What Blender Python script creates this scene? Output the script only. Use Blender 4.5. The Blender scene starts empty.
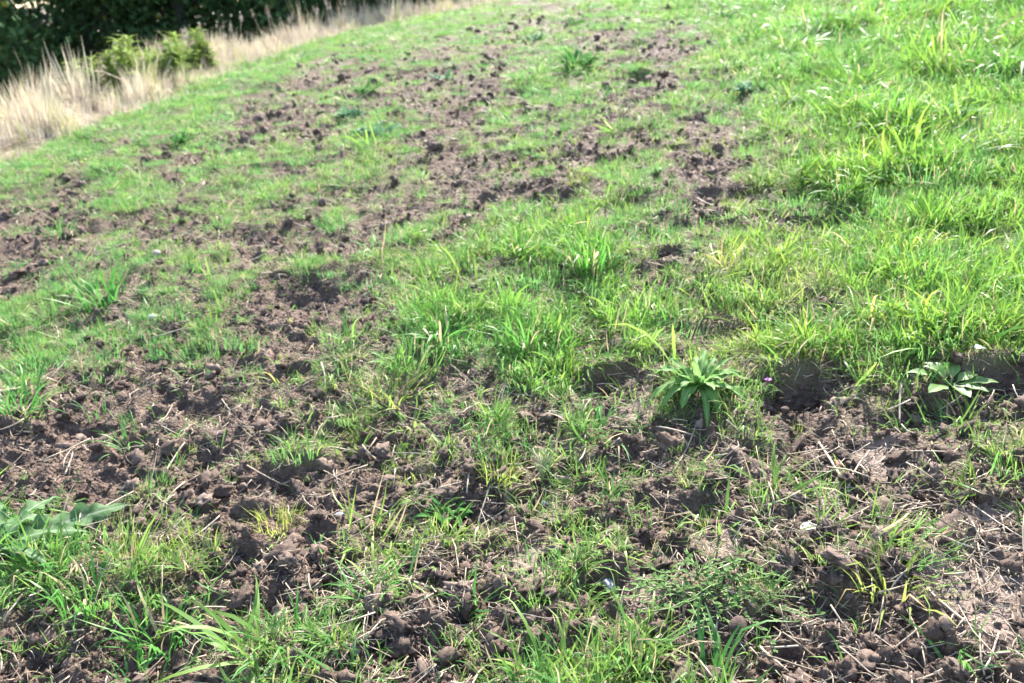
import bpy, math, random
import numpy as np
from mathutils import Vector, Matrix

random.seed(7)
rng = np.random.default_rng(11)
scene = bpy.context.scene
col = scene.collection

# ------------------------------------------------------------------ camera
cam_data = bpy.data.cameras.new("camera")
cam = bpy.data.objects.new("camera", cam_data)
col.objects.link(cam)
cam.location = (0, 0, 1.5)
cam.rotation_euler = (math.radians(90 - 22.0), 0, 0)
cam_data.sensor_width = 36.0
cam_data.lens = 900 / 1024 * 36.0
cam_data.clip_start = 0.05
cam_data.clip_end = 1000
cam_data.dof.use_dof = True
cam_data.dof.focus_distance = 2.1
cam_data.dof.aperture_fstop = 4.4
scene.camera = cam

# ------------------------------------------------------------------ light
SUN_ELEV, SUN_AZ = math.radians(42), math.radians(14)      # azimuth clockwise from +Y (ahead, a little right)
world = bpy.data.worlds.new("World")
scene.world = world
world.use_nodes = True
wn = world.node_tree
bg = wn.nodes["Background"]
sky = wn.nodes.new("ShaderNodeTexSky")
sky.sky_type = 'NISHITA'
sky.sun_disc = False
sky.sun_elevation = SUN_ELEV
sky.sun_rotation = SUN_AZ
wn.links.new(sky.outputs[0], bg.inputs[0])
bg.inputs[1].default_value = 0.13
sd = bpy.data.lights.new("sun", 'SUN')
sd.energy = 4.6
sd.angle = math.radians(0.5)
sd.color = (1.0, 0.95, 0.87)
sun = bpy.data.objects.new("sun", sd)
col.objects.link(sun)
sdir = Vector((math.sin(SUN_AZ) * math.cos(SUN_ELEV), math.cos(SUN_AZ) * math.cos(SUN_ELEV), math.sin(SUN_ELEV)))
sun.rotation_euler = (-sdir).to_track_quat('-Z', 'Y').to_euler()
sun.location = (0, 0, 20)

vs = scene.view_settings
vs.view_transform = 'Standard'
vs.look = 'None'
vs.exposure = 2.32
vs.gamma = 1.0
vs.use_curve_mapping = False
scene.render.filter_size = 2.7
scene.cycles.max_bounces = 5
scene.cycles.use_adaptive_sampling = True
scene.cycles.adaptive_threshold = 0.03
scene.cycles.diffuse_bounces = 3
scene.cycles.transmission_bounces = 4
scene.cycles.use_denoising = True

# ------------------------------------------------------------------ survey of the field (ground plan)
# polar plan round the spot where the path ends: rows = distance 1.2..26 m (log), columns = bearing -42..42 deg
GRASS_COVER = [
    [9, 9, 7, 6, 6, 7, 11, 12, 12, 10, 6, 9, 12, 11, 9, 13, 18, 15, 12, 13, 15, 15, 15, 13, 10, 7, 4, 5, 8, 9, 9, 10, 11, 13, 14, 16, 17, 18, 18, 17, 12, 10, 15, 18, 20, 19, 15, 10, 5, 3, 3, 3, 3, 3, 3, 3, 4, 6, 7, 9, 11, 12, 12, 12],
    [9, 9, 8, 7, 6, 6, 9, 12, 12, 11, 8, 7, 11, 11, 10, 12, 16, 16, 13, 13, 15, 15, 15, 13, 10, 7, 4, 5, 8, 9, 9, 10, 11, 13, 14, 16, 17, 18, 18, 16, 11, 11, 16, 19, 20, 18, 13, 8, 3, 3, 3, 3, 3, 3, 3, 3, 5, 7, 8, 10, 12, 12, 12, 12],
    [9, 9, 9, 8, 6, 6, 7, 11, 12, 12, 9, 6, 9, 12, 10, 10, 15, 17, 14, 13, 14, 15, 15, 14, 11, 7, 4, 5, 8, 9, 9, 10, 11, 13, 14, 16, 17, 18, 18, 15, 11, 12, 17, 19, 21, 17, 12, 7, 3, 3, 3, 3, 3, 3, 3, 4, 6, 8, 9, 11, 12, 12, 12, 12],
    [9, 9, 9, 9, 7, 6, 6, 9, 12, 12, 10, 7, 8, 11, 11, 9, 14, 18, 15, 12, 14, 15, 15, 14, 11, 8, 5, 4, 7, 9, 9, 10, 11, 13, 14, 16, 17, 18, 18, 15, 10, 13, 18, 20, 20, 15, 10, 5, 3, 3, 3, 3, 3, 3, 3, 5, 7, 8, 10, 12, 12, 12, 12, 12],
    [9, 9, 9, 9, 8, 6, 6, 8, 11, 12, 12, 8, 7, 10, 11, 10, 12, 17, 15, 12, 14, 15, 15, 14, 11, 8, 5, 4, 7, 9, 9, 10, 11, 13, 14, 16, 16, 17, 18, 14, 9, 13, 17, 19, 19, 15, 9, 4, 3, 3, 3, 3, 3, 3, 3, 5, 7, 9, 11, 12, 12, 12, 12, 12],
    [9, 9, 9, 9, 9, 7, 6, 6, 10, 12, 12, 10, 6, 9, 12, 10, 11, 16, 16, 13, 13, 15, 14, 12, 10, 9, 9, 9, 11, 11, 10, 11, 12, 12, 13, 13, 13, 12, 12, 10, 9, 13, 16, 19, 18, 15, 10, 4, 4, 3, 3, 3, 3, 3, 4, 6, 8, 10, 12, 12, 12, 12, 12, 12],
    [9, 9, 9, 9, 9, 7, 6, 6, 8, 12, 12, 11, 7, 8, 12, 10, 10, 15, 18, 17, 16, 13, 11, 9, 9, 9, 9, 9, 9, 10, 12, 12, 10, 9, 11, 12, 12, 9, 7, 8, 10, 15, 18, 20, 19, 17, 11, 8, 7, 9, 10, 9, 8, 5, 6, 7, 9, 11, 12, 12, 12, 12, 12, 12],
    [9, 9, 9, 9, 9, 8, 6, 6, 7, 11, 12, 12, 8, 7, 7, 8, 11, 11, 9, 9, 9, 10, 11, 13, 14, 15, 12, 9, 9, 10, 12, 12, 9, 10, 14, 15, 15, 12, 9, 9, 10, 14, 16, 18, 20, 19, 14, 11, 11, 14, 17, 18, 15, 11, 9, 6, 6, 5, 6, 7, 9, 11, 12, 12],
    [9, 9, 9, 9, 9, 9, 7, 6, 6, 10, 12, 10, 9, 9, 9, 9, 9, 7, 4, 3, 5, 8, 10, 14, 15, 15, 12, 11, 11, 11, 10, 10, 9, 10, 12, 13, 15, 15, 14, 11, 9, 9, 12, 15, 17, 17, 15, 14, 14, 14, 16, 18, 14, 10, 6, 4, 3, 3, 3, 3, 4, 5, 5, 7],
    [9, 9, 9, 9, 9, 9, 9, 8, 7, 9, 10, 13, 16, 14, 12, 9, 9, 8, 6, 7, 10, 10, 10, 12, 12, 12, 13, 14, 13, 13, 11, 9, 9, 11, 14, 14, 12, 12, 11, 9, 11, 15, 17, 19, 20, 20, 18, 12, 10, 12, 10, 8, 5, 6, 7, 6, 6, 5, 4, 4, 3, 3, 3, 3],
    [9, 9, 9, 10, 11, 12, 14, 16, 16, 15, 16, 19, 20, 19, 17, 13, 11, 8, 10, 13, 13, 10, 8, 9, 9, 9, 11, 13, 14, 13, 13, 13, 12, 15, 20, 16, 12, 10, 8, 7, 11, 17, 19, 20, 19, 15, 11, 5, 6, 9, 5, 5, 7, 11, 14, 16, 15, 14, 12, 10, 8, 6, 5, 4],
    [9, 10, 11, 13, 16, 18, 19, 22, 23, 21, 19, 18, 16, 16, 16, 17, 11, 6, 10, 11, 6, 6, 8, 10, 12, 14, 15, 16, 16, 16, 17, 16, 13, 13, 15, 18, 19, 12, 9, 9, 10, 11, 14, 17, 21, 15, 11, 9, 7, 5, 3, 5, 8, 12, 16, 18, 18, 18, 17, 17, 16, 16, 14, 12],
    [12, 14, 17, 19, 20, 21, 22, 23, 21, 17, 12, 10, 11, 10, 8, 8, 8, 8, 7, 4, 4, 7, 10, 12, 14, 15, 16, 17, 18, 18, 18, 17, 13, 14, 17, 18, 17, 11, 10, 12, 14, 16, 17, 19, 19, 12, 9, 9, 9, 9, 8, 6, 5, 7, 12, 16, 17, 18, 18, 18, 18, 18, 18, 18],
    [17, 19, 20, 22, 23, 24, 22, 19, 15, 10, 8, 9, 8, 8, 8, 9, 10, 10, 9, 8, 11, 12, 12, 13, 15, 13, 12, 12, 13, 14, 16, 18, 19, 21, 23, 20, 17, 13, 14, 18, 20, 20, 16, 16, 15, 11, 13, 16, 20, 20, 19, 18, 13, 12, 13, 15, 15, 15, 15, 15, 16, 17, 17, 18],
    [20, 22, 23, 23, 21, 19, 15, 9, 6, 5, 5, 4, 5, 8, 9, 10, 12, 12, 10, 7, 8, 10, 12, 15, 18, 18, 18, 14, 13, 15, 19, 22, 25, 25, 24, 20, 19, 21, 23, 23, 22, 20, 18, 22, 24, 24, 24, 24, 24, 22, 23, 26, 24, 23, 22, 20, 19, 17, 16, 15, 15, 15, 15, 15],
    [23, 23, 20, 18, 12, 7, 3, 2, 2, 3, 3, 6, 10, 11, 8, 8, 9, 11, 10, 7, 8, 10, 16, 18, 19, 21, 23, 23, 25, 27, 27, 26, 27, 26, 24, 21, 21, 25, 24, 21, 18, 16, 15, 16, 16, 16, 16, 17, 19, 19, 22, 25, 25, 27, 27, 27, 27, 27, 27, 26, 24, 22, 20, 18],
    [20, 17, 11, 5, 2, 1, 0, 1, 2, 3, 3, 6, 7, 6, 6, 7, 10, 12, 11, 9, 8, 7, 9, 11, 13, 18, 23, 26, 27, 27, 25, 25, 26, 25, 23, 22, 23, 25, 23, 20, 18, 18, 19, 21, 20, 17, 14, 18, 22, 20, 23, 24, 24, 25, 27, 27, 27, 27, 27, 27, 27, 27, 27, 27],
    [11, 5, 2, 1, 0, 1, 2, 4, 9, 7, 5, 5, 7, 6, 6, 9, 14, 14, 12, 12, 10, 7, 10, 10, 8, 14, 21, 24, 24, 22, 19, 19, 23, 23, 21, 23, 24, 24, 22, 19, 18, 18, 19, 20, 21, 20, 18, 21, 24, 24, 25, 25, 24, 24, 26, 26, 26, 27, 27, 27, 27, 27, 27, 27],
    [2, 1, 0, 1, 3, 7, 13, 18, 20, 15, 12, 9, 10, 8, 10, 15, 17, 17, 12, 10, 9, 8, 9, 9, 9, 14, 19, 20, 21, 20, 19, 19, 24, 26, 26, 26, 26, 24, 20, 17, 17, 16, 16, 19, 21, 22, 21, 24, 26, 27, 27, 25, 23, 23, 23, 23, 24, 24, 24, 25, 25, 25, 26, 26],
    [0, 1, 3, 8, 14, 20, 20, 19, 18, 20, 18, 17, 13, 12, 13, 13, 17, 18, 12, 9, 5, 4, 5, 7, 12, 16, 20, 22, 23, 24, 22, 22, 25, 26, 27, 27, 25, 22, 16, 14, 15, 17, 19, 21, 18, 18, 20, 25, 26, 26, 27, 25, 21, 18, 18, 18, 18, 19, 19, 20, 20, 21, 22, 23],
    [2, 7, 14, 21, 20, 19, 18, 18, 18, 20, 21, 21, 16, 16, 18, 16, 16, 14, 12, 9, 8, 8, 9, 9, 13, 17, 20, 20, 20, 22, 21, 22, 24, 25, 27, 26, 23, 18, 14, 12, 11, 13, 14, 14, 12, 11, 13, 23, 21, 22, 27, 27, 24, 24, 25, 25, 25, 24, 24, 23, 22, 21, 20, 19],
    [13, 20, 20, 19, 18, 18, 18, 18, 19, 21, 23, 21, 19, 19, 20, 21, 17, 13, 15, 16, 17, 12, 9, 8, 10, 13, 18, 16, 16, 17, 16, 15, 20, 23, 24, 22, 19, 15, 13, 11, 9, 11, 13, 16, 15, 16, 20, 25, 24, 25, 27, 27, 26, 27, 27, 27, 27, 27, 27, 27, 27, 27, 27, 27],
    [20, 19, 18, 18, 18, 18, 19, 20, 21, 21, 21, 22, 22, 20, 20, 18, 15, 15, 16, 14, 11, 8, 6, 7, 9, 12, 16, 14, 13, 11, 8, 9, 17, 19, 18, 18, 17, 17, 15, 12, 9, 11, 16, 21, 20, 23, 25, 27, 27, 27, 26, 25, 25, 25, 25, 25, 25, 26, 26, 26, 26, 27, 27, 27],
    [18, 18, 18, 18, 19, 20, 21, 20, 18, 17, 17, 21, 21, 19, 18, 15, 14, 15, 12, 8, 8, 9, 11, 14, 13, 13, 15, 14, 11, 9, 9, 11, 13, 12, 10, 13, 15, 16, 15, 12, 8, 10, 13, 15, 15, 16, 21, 27, 27, 27, 24, 21, 21, 21, 21, 21, 21, 21, 21, 22, 22, 22, 23, 23],
    [18, 18, 19, 20, 21, 19, 18, 16, 14, 12, 12, 17, 19, 16, 13, 12, 13, 16, 15, 16, 16, 16, 16, 17, 15, 16, 18, 15, 11, 9, 11, 13, 13, 12, 11, 10, 11, 13, 15, 11, 7, 9, 12, 14, 17, 19, 23, 27, 27, 27, 24, 21, 21, 21, 21, 21, 21, 21, 21, 21, 21, 21, 21, 21],
    [18, 20, 21, 20, 18, 16, 14, 11, 9, 7, 8, 14, 16, 13, 11, 13, 14, 18, 21, 23, 21, 18, 16, 14, 15, 19, 20, 16, 12, 11, 12, 14, 15, 13, 11, 8, 10, 12, 14, 12, 10, 13, 15, 19, 25, 26, 27, 27, 27, 27, 24, 22, 22, 22, 23, 23, 23, 23, 23, 23, 23, 22, 22, 22],
    [20, 21, 18, 16, 14, 12, 9, 7, 7, 7, 9, 12, 15, 15, 16, 17, 16, 19, 22, 23, 21, 19, 17, 14, 18, 21, 19, 15, 12, 12, 13, 16, 18, 17, 14, 11, 11, 13, 15, 13, 13, 16, 18, 22, 27, 27, 27, 27, 27, 27, 26, 26, 26, 26, 26, 26, 26, 26, 27, 27, 27, 26, 26, 26],
    [19, 17, 15, 12, 10, 7, 6, 7, 8, 9, 9, 11, 15, 19, 21, 20, 15, 18, 21, 24, 21, 20, 20, 18, 21, 23, 19, 15, 11, 9, 13, 18, 21, 20, 17, 14, 13, 11, 12, 14, 16, 19, 20, 23, 27, 27, 27, 27, 27, 27, 27, 27, 27, 27, 27, 27, 27, 27, 27, 27, 27, 27, 27, 27],
    [16, 14, 11, 8, 6, 7, 8, 9, 9, 9, 9, 11, 15, 20, 22, 21, 15, 17, 19, 19, 19, 21, 23, 21, 22, 23, 20, 15, 9, 7, 12, 18, 22, 21, 20, 18, 14, 10, 10, 14, 19, 21, 22, 25, 27, 27, 27, 27, 27, 27, 27, 27, 27, 27, 27, 27, 27, 27, 27, 27, 27, 27, 27, 27],
    [12, 9, 7, 7, 8, 9, 9, 9, 9, 9, 11, 14, 15, 19, 22, 21, 14, 16, 17, 14, 16, 18, 18, 19, 21, 23, 21, 15, 9, 7, 11, 16, 19, 21, 23, 21, 15, 10, 8, 13, 18, 23, 24, 26, 27, 27, 27, 27, 27, 27, 27, 27, 27, 27, 27, 27, 27, 27, 27, 27, 27, 27, 27, 27],
    [8, 6, 7, 8, 9, 9, 9, 9, 10, 14, 18, 19, 16, 19, 21, 17, 13, 16, 17, 12, 14, 13, 12, 16, 21, 23, 19, 13, 9, 8, 11, 13, 17, 21, 24, 22, 17, 11, 7, 12, 18, 24, 26, 27, 27, 27, 27, 27, 27, 27, 27, 27, 27, 27, 27, 27, 27, 27, 27, 27, 27, 27, 27, 27],
    [7, 8, 8, 9, 9, 9, 9, 13, 17, 21, 25, 24, 19, 21, 19, 13, 14, 19, 19, 12, 11, 9, 7, 15, 19, 20, 16, 12, 9, 9, 11, 14, 18, 22, 24, 23, 18, 13, 6, 12, 19, 25, 27, 27, 27, 27, 27, 27, 27, 27, 27, 27, 27, 27, 27, 27, 27, 27, 27, 27, 27, 27, 27, 27],
    [8, 9, 9, 9, 9, 10, 15, 20, 24, 27, 27, 25, 22, 22, 19, 16, 19, 23, 22, 13, 11, 9, 8, 14, 17, 18, 13, 11, 10, 11, 13, 15, 19, 22, 24, 23, 17, 12, 6, 12, 19, 26, 27, 27, 27, 27, 25, 26, 27, 27, 27, 27, 27, 27, 27, 27, 27, 27, 27, 27, 27, 27, 27, 27],
    [9, 9, 9, 9, 12, 17, 22, 26, 27, 27, 27, 27, 25, 24, 22, 21, 24, 26, 24, 14, 12, 11, 8, 13, 16, 17, 14, 13, 11, 13, 14, 16, 20, 21, 21, 19, 15, 11, 6, 12, 20, 27, 27, 27, 27, 26, 21, 25, 27, 27, 27, 27, 27, 27, 27, 27, 27, 27, 27, 27, 27, 27, 27, 27],
    [9, 9, 9, 14, 19, 23, 27, 27, 27, 27, 27, 27, 26, 25, 25, 26, 27, 27, 25, 15, 14, 13, 9, 13, 14, 15, 15, 14, 12, 14, 15, 16, 18, 19, 18, 16, 13, 10, 7, 14, 22, 27, 27, 27, 27, 25, 17, 24, 27, 27, 27, 27, 27, 27, 27, 27, 27, 27, 27, 27, 27, 27, 27, 27],
    [9, 10, 15, 20, 24, 27, 27, 27, 27, 27, 27, 27, 26, 26, 27, 27, 27, 27, 25, 16, 15, 15, 12, 13, 12, 14, 16, 16, 13, 15, 15, 15, 17, 17, 15, 12, 13, 13, 12, 18, 23, 27, 27, 27, 27, 24, 15, 25, 27, 27, 27, 27, 27, 27, 27, 27, 27, 27, 27, 27, 27, 27, 27, 27],
    [10, 15, 20, 25, 27, 27, 27, 27, 27, 27, 27, 27, 27, 27, 27, 27, 27, 27, 26, 18, 18, 18, 15, 12, 11, 12, 17, 17, 15, 15, 15, 15, 15, 15, 14, 14, 16, 17, 17, 21, 25, 27, 27, 27, 27, 24, 16, 25, 27, 27, 27, 27, 27, 27, 27, 27, 27, 27, 27, 27, 27, 27, 27, 27],
    [16, 21, 26, 27, 27, 27, 27, 27, 27, 27, 27, 27, 27, 27, 27, 27, 27, 27, 26, 21, 21, 21, 17, 12, 12, 15, 18, 18, 16, 15, 15, 15, 15, 15, 14, 15, 18, 20, 21, 24, 25, 27, 27, 27, 27, 24, 16, 26, 27, 27, 27, 27, 27, 27, 27, 27, 27, 27, 27, 27, 27, 27, 27, 27],
    [21, 26, 27, 27, 27, 27, 27, 27, 27, 27, 27, 27, 27, 27, 27, 27, 27, 27, 27, 23, 24, 24, 19, 15, 15, 18, 20, 19, 17, 16, 16, 15, 15, 14, 14, 16, 20, 23, 24, 24, 26, 27, 27, 27, 27, 23, 16, 26, 27, 27, 27, 27, 27, 27, 27, 27, 27, 27, 27, 27, 27, 27, 27, 27],
    [26, 27, 27, 27, 27, 27, 27, 27, 27, 27, 27, 27, 27, 27, 27, 27, 27, 27, 27, 25, 26, 25, 21, 18, 18, 20, 21, 20, 18, 18, 17, 15, 15, 14, 14, 17, 22, 24, 24, 24, 26, 27, 27, 27, 27, 23, 17, 26, 27, 27, 27, 27, 27, 27, 27, 27, 27, 27, 27, 27, 27, 27, 27, 27],
    [27, 27, 27, 27, 27, 27, 27, 27, 27, 27, 27, 27, 27, 27, 27, 27, 27, 27, 27, 27, 27, 26, 22, 21, 21, 22, 22, 21, 20, 20, 18, 15, 15, 14, 13, 18, 22, 24, 24, 24, 26, 27, 27, 27, 27, 23, 17, 27, 27, 27, 27, 27, 27, 27, 27, 27, 27, 27, 27, 27, 27, 27, 27, 27],
    [27, 27, 27, 27, 27, 27, 27, 27, 27, 27, 27, 27, 27, 27, 27, 27, 27, 27, 27, 27, 27, 26, 24, 23, 24, 24, 23, 22, 21, 22, 19, 15, 15, 13, 13, 18, 22, 24, 24, 24, 26, 27, 27, 27, 27, 22, 17, 27, 27, 27, 27, 27, 27, 27, 27, 27, 27, 27, 27, 27, 27, 27, 27, 27],
    [27, 27, 27, 27, 27, 27, 27, 27, 27, 27, 27, 27, 27, 27, 27, 27, 27, 27, 27, 27, 27, 26, 25, 25, 26, 24, 23, 23, 23, 23, 20, 15, 15, 13, 13, 18, 22, 24, 24, 24, 26, 27, 27, 27, 27, 22, 17, 27, 27, 27, 27, 27, 27, 27, 27, 27, 27, 27, 27, 27, 27, 27, 27, 27],
    [27, 27, 27, 27, 27, 27, 27, 27, 27, 27, 27, 27, 27, 27, 27, 27, 27, 27, 27, 27, 27, 27, 26, 27, 26, 25, 24, 24, 24, 25, 21, 15, 15, 13, 14, 18, 22, 24, 24, 24, 26, 27, 27, 27, 27, 22, 18, 27, 27, 27, 27, 27, 27, 27, 27, 27, 27, 27, 27, 27, 27, 27, 27, 27],
    [27, 27, 27, 27, 27, 27, 27, 27, 27, 27, 27, 27, 27, 27, 27, 27, 27, 27, 27, 27, 27, 27, 27, 27, 26, 25, 25, 25, 25, 26, 22, 15, 15, 13, 14, 18, 22, 24, 24, 24, 26, 27, 27, 27, 27, 22, 18, 27, 27, 27, 27, 27, 27, 27, 27, 27, 27, 27, 27, 27, 27, 27, 27, 27],
    [27, 27, 27, 27, 27, 27, 27, 27, 27, 27, 27, 27, 27, 27, 27, 27, 27, 27, 27, 27, 27, 27, 27, 27, 26, 26, 25, 25, 26, 27, 22, 15, 15, 13, 14, 18, 22, 24, 24, 24, 26, 27, 27, 27, 27, 22, 18, 27, 27, 27, 27, 27, 27, 27, 27, 27, 27, 27, 27, 27, 27, 27, 27, 27],
    [27, 27, 27, 27, 27, 27, 27, 27, 27, 27, 27, 27, 27, 27, 27, 27, 27, 27, 27, 27, 27, 27, 27, 27, 27, 26, 25, 26, 27, 27, 22, 15, 15, 13, 14, 18, 22, 24, 24, 24, 26, 27, 27, 27, 27, 22, 18, 27, 27, 27, 27, 27, 27, 27, 27, 27, 27, 27, 27, 27, 27, 27, 27, 27],
    [27, 27, 27, 27, 27, 27, 27, 27, 27, 27, 27, 27, 27, 27, 27, 27, 27, 27, 27, 27, 27, 27, 27, 27, 27, 26, 26, 26, 27, 27, 22, 15, 15, 13, 14, 18, 22, 24, 24, 24, 26, 27, 27, 27, 27, 22, 18, 27, 27, 27, 27, 27, 27, 27, 27, 27, 27, 27, 27, 27, 27, 27, 27, 27],
    [27, 27, 27, 27, 27, 27, 27, 27, 27, 27, 27, 27, 27, 27, 27, 27, 27, 27, 27, 27, 27, 27, 27, 27, 27, 26, 26, 27, 27, 27, 22, 15, 15, 13, 14, 18, 22, 24, 24, 24, 26, 27, 27, 27, 27, 21, 18, 27, 27, 27, 27, 27, 27, 27, 27, 27, 27, 27, 27, 27, 27, 27, 27, 27],
    [27, 27, 27, 27, 27, 27, 27, 27, 27, 27, 27, 27, 27, 27, 27, 27, 27, 27, 27, 27, 27, 27, 27, 27, 27, 26, 26, 27, 27, 27, 22, 15, 15, 13, 14, 18, 22, 24, 24, 24, 26, 27, 27, 27, 27, 21, 18, 27, 27, 27, 27, 27, 27, 27, 27, 27, 27, 27, 27, 27, 27, 27, 27, 27],
    [27, 27, 27, 27, 27, 27, 27, 27, 27, 27, 27, 27, 27, 27, 27, 27, 27, 27, 27, 27, 27, 27, 27, 27, 27, 26, 26, 27, 27, 27, 22, 15, 15, 13, 14, 18, 22, 24, 24, 24, 26, 27, 27, 27, 27, 21, 18, 27, 27, 27, 27, 27, 27, 27, 27, 27, 27, 27, 27, 27, 27, 27, 27, 27],
    [27, 27, 27, 27, 27, 27, 27, 27, 27, 27, 27, 27, 27, 27, 27, 27, 27, 27, 27, 27, 27, 27, 27, 27, 27, 26, 26, 27, 27, 27, 22, 15, 15, 13, 14, 18, 22, 24, 24, 24, 26, 27, 27, 27, 27, 21, 18, 27, 27, 27, 27, 27, 27, 27, 27, 27, 27, 27, 27, 27, 27, 27, 27, 27],
]
GRASS_HEIGHT = [
    [11, 11, 11, 10, 10, 10, 10, 10, 10, 10, 10, 10, 10, 10, 11, 11, 10, 10, 10, 9, 9, 9],
    [11, 11, 11, 10, 10, 10, 10, 10, 10, 10, 10, 10, 10, 10, 11, 11, 10, 10, 9, 9, 9, 9],
    [11, 11, 11, 11, 10, 10, 10, 10, 10, 10, 10, 10, 10, 10, 11, 10, 10, 10, 9, 9, 9, 9],
    [11, 11, 11, 11, 10, 9, 9, 9, 9, 9, 9, 9, 9, 9, 10, 10, 10, 10, 9, 9, 9, 9],
    [11, 11, 10, 9, 9, 8, 8, 9, 8, 8, 8, 9, 9, 9, 8, 9, 9, 9, 9, 9, 9, 9],
    [10, 9, 9, 9, 8, 7, 7, 8, 8, 8, 8, 8, 8, 8, 8, 9, 9, 9, 9, 9, 9, 9],
    [9, 9, 8, 8, 7, 7, 7, 7, 7, 8, 8, 8, 8, 8, 8, 9, 9, 9, 9, 9, 9, 9],
    [8, 8, 7, 7, 7, 6, 6, 7, 7, 7, 7, 7, 7, 7, 8, 9, 9, 10, 10, 10, 10, 10],
    [7, 7, 6, 6, 6, 6, 6, 6, 6, 6, 6, 7, 7, 7, 7, 8, 9, 10, 10, 10, 10, 10],
    [7, 6, 6, 6, 6, 6, 6, 6, 6, 6, 6, 6, 7, 7, 7, 8, 9, 9, 9, 9, 9, 9],
    [6, 6, 5, 5, 5, 6, 6, 6, 6, 6, 6, 6, 6, 6, 7, 8, 8, 9, 9, 9, 9, 9],
    [6, 5, 5, 5, 5, 5, 6, 5, 5, 5, 5, 6, 6, 6, 7, 8, 9, 9, 9, 9, 9, 9],
    [5, 5, 5, 5, 5, 5, 5, 5, 5, 5, 5, 6, 6, 6, 7, 8, 9, 9, 9, 9, 9, 9],
    [5, 5, 5, 5, 5, 5, 5, 5, 5, 5, 5, 6, 6, 6, 7, 8, 9, 9, 9, 9, 9, 9],
    [5, 5, 5, 5, 5, 5, 5, 5, 5, 5, 5, 6, 6, 6, 7, 8, 9, 9, 9, 9, 9, 9],
    [5, 5, 5, 5, 5, 5, 5, 5, 5, 5, 5, 6, 6, 6, 7, 8, 9, 9, 9, 9, 9, 9],
    [5, 5, 5, 5, 5, 5, 5, 5, 5, 5, 5, 6, 6, 6, 7, 8, 9, 9, 9, 9, 9, 9],
    [5, 5, 5, 5, 5, 5, 5, 5, 5, 5, 5, 6, 6, 6, 7, 8, 9, 9, 9, 9, 9, 9],
]
GRASS_YELLOW = [
    [6, 6, 7, 8, 9, 10, 12, 12, 12, 12, 12, 12, 12, 12, 12, 13, 14, 15, 14, 12, 12, 12],
    [6, 6, 6, 8, 9, 10, 11, 12, 12, 12, 12, 12, 12, 12, 12, 13, 14, 15, 13, 12, 12, 12],
    [6, 6, 6, 7, 8, 10, 11, 12, 12, 12, 12, 12, 12, 11, 11, 12, 14, 14, 13, 12, 12, 12],
    [6, 6, 6, 7, 8, 9, 11, 12, 12, 12, 12, 12, 12, 11, 10, 11, 12, 13, 15, 14, 14, 13],
    [6, 6, 6, 6, 8, 9, 11, 13, 13, 12, 12, 12, 12, 13, 15, 16, 17, 17, 17, 17, 17, 16],
    [6, 6, 6, 6, 7, 9, 12, 14, 13, 12, 11, 11, 12, 14, 17, 18, 17, 16, 15, 15, 16, 17],
    [6, 6, 6, 6, 7, 8, 10, 12, 12, 10, 9, 9, 11, 15, 17, 17, 16, 13, 12, 12, 12, 12],
    [6, 6, 6, 6, 6, 6, 8, 11, 11, 11, 10, 11, 12, 15, 16, 16, 15, 12, 12, 12, 12, 12],
    [6, 6, 6, 6, 6, 7, 9, 11, 12, 12, 12, 12, 13, 14, 14, 14, 13, 12, 12, 12, 12, 12],
    [6, 6, 6, 7, 8, 8, 9, 11, 12, 11, 11, 11, 11, 12, 12, 13, 13, 12, 12, 12, 12, 12],
    [6, 7, 8, 8, 9, 9, 9, 10, 11, 11, 10, 10, 10, 10, 11, 12, 12, 12, 12, 12, 12, 12],
    [7, 8, 8, 9, 9, 8, 8, 10, 10, 10, 9, 9, 9, 9, 10, 12, 12, 12, 12, 12, 12, 12],
    [8, 9, 9, 8, 8, 8, 8, 9, 9, 9, 9, 9, 9, 9, 10, 12, 12, 12, 12, 12, 12, 12],
    [9, 9, 8, 8, 7, 7, 7, 8, 9, 9, 9, 9, 9, 9, 10, 12, 12, 12, 12, 12, 12, 12],
    [9, 8, 8, 7, 7, 7, 7, 8, 9, 9, 9, 9, 9, 9, 10, 12, 12, 12, 12, 12, 12, 12],
    [9, 8, 8, 7, 7, 6, 6, 8, 9, 9, 9, 9, 9, 9, 10, 12, 12, 12, 12, 12, 12, 12],
    [8, 8, 7, 7, 6, 6, 6, 8, 9, 9, 9, 9, 9, 9, 10, 12, 12, 12, 12, 12, 12, 12],
    [8, 8, 7, 7, 6, 6, 6, 8, 9, 9, 9, 9, 9, 9, 10, 12, 12, 12, 12, 12, 12, 12],
]
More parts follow.
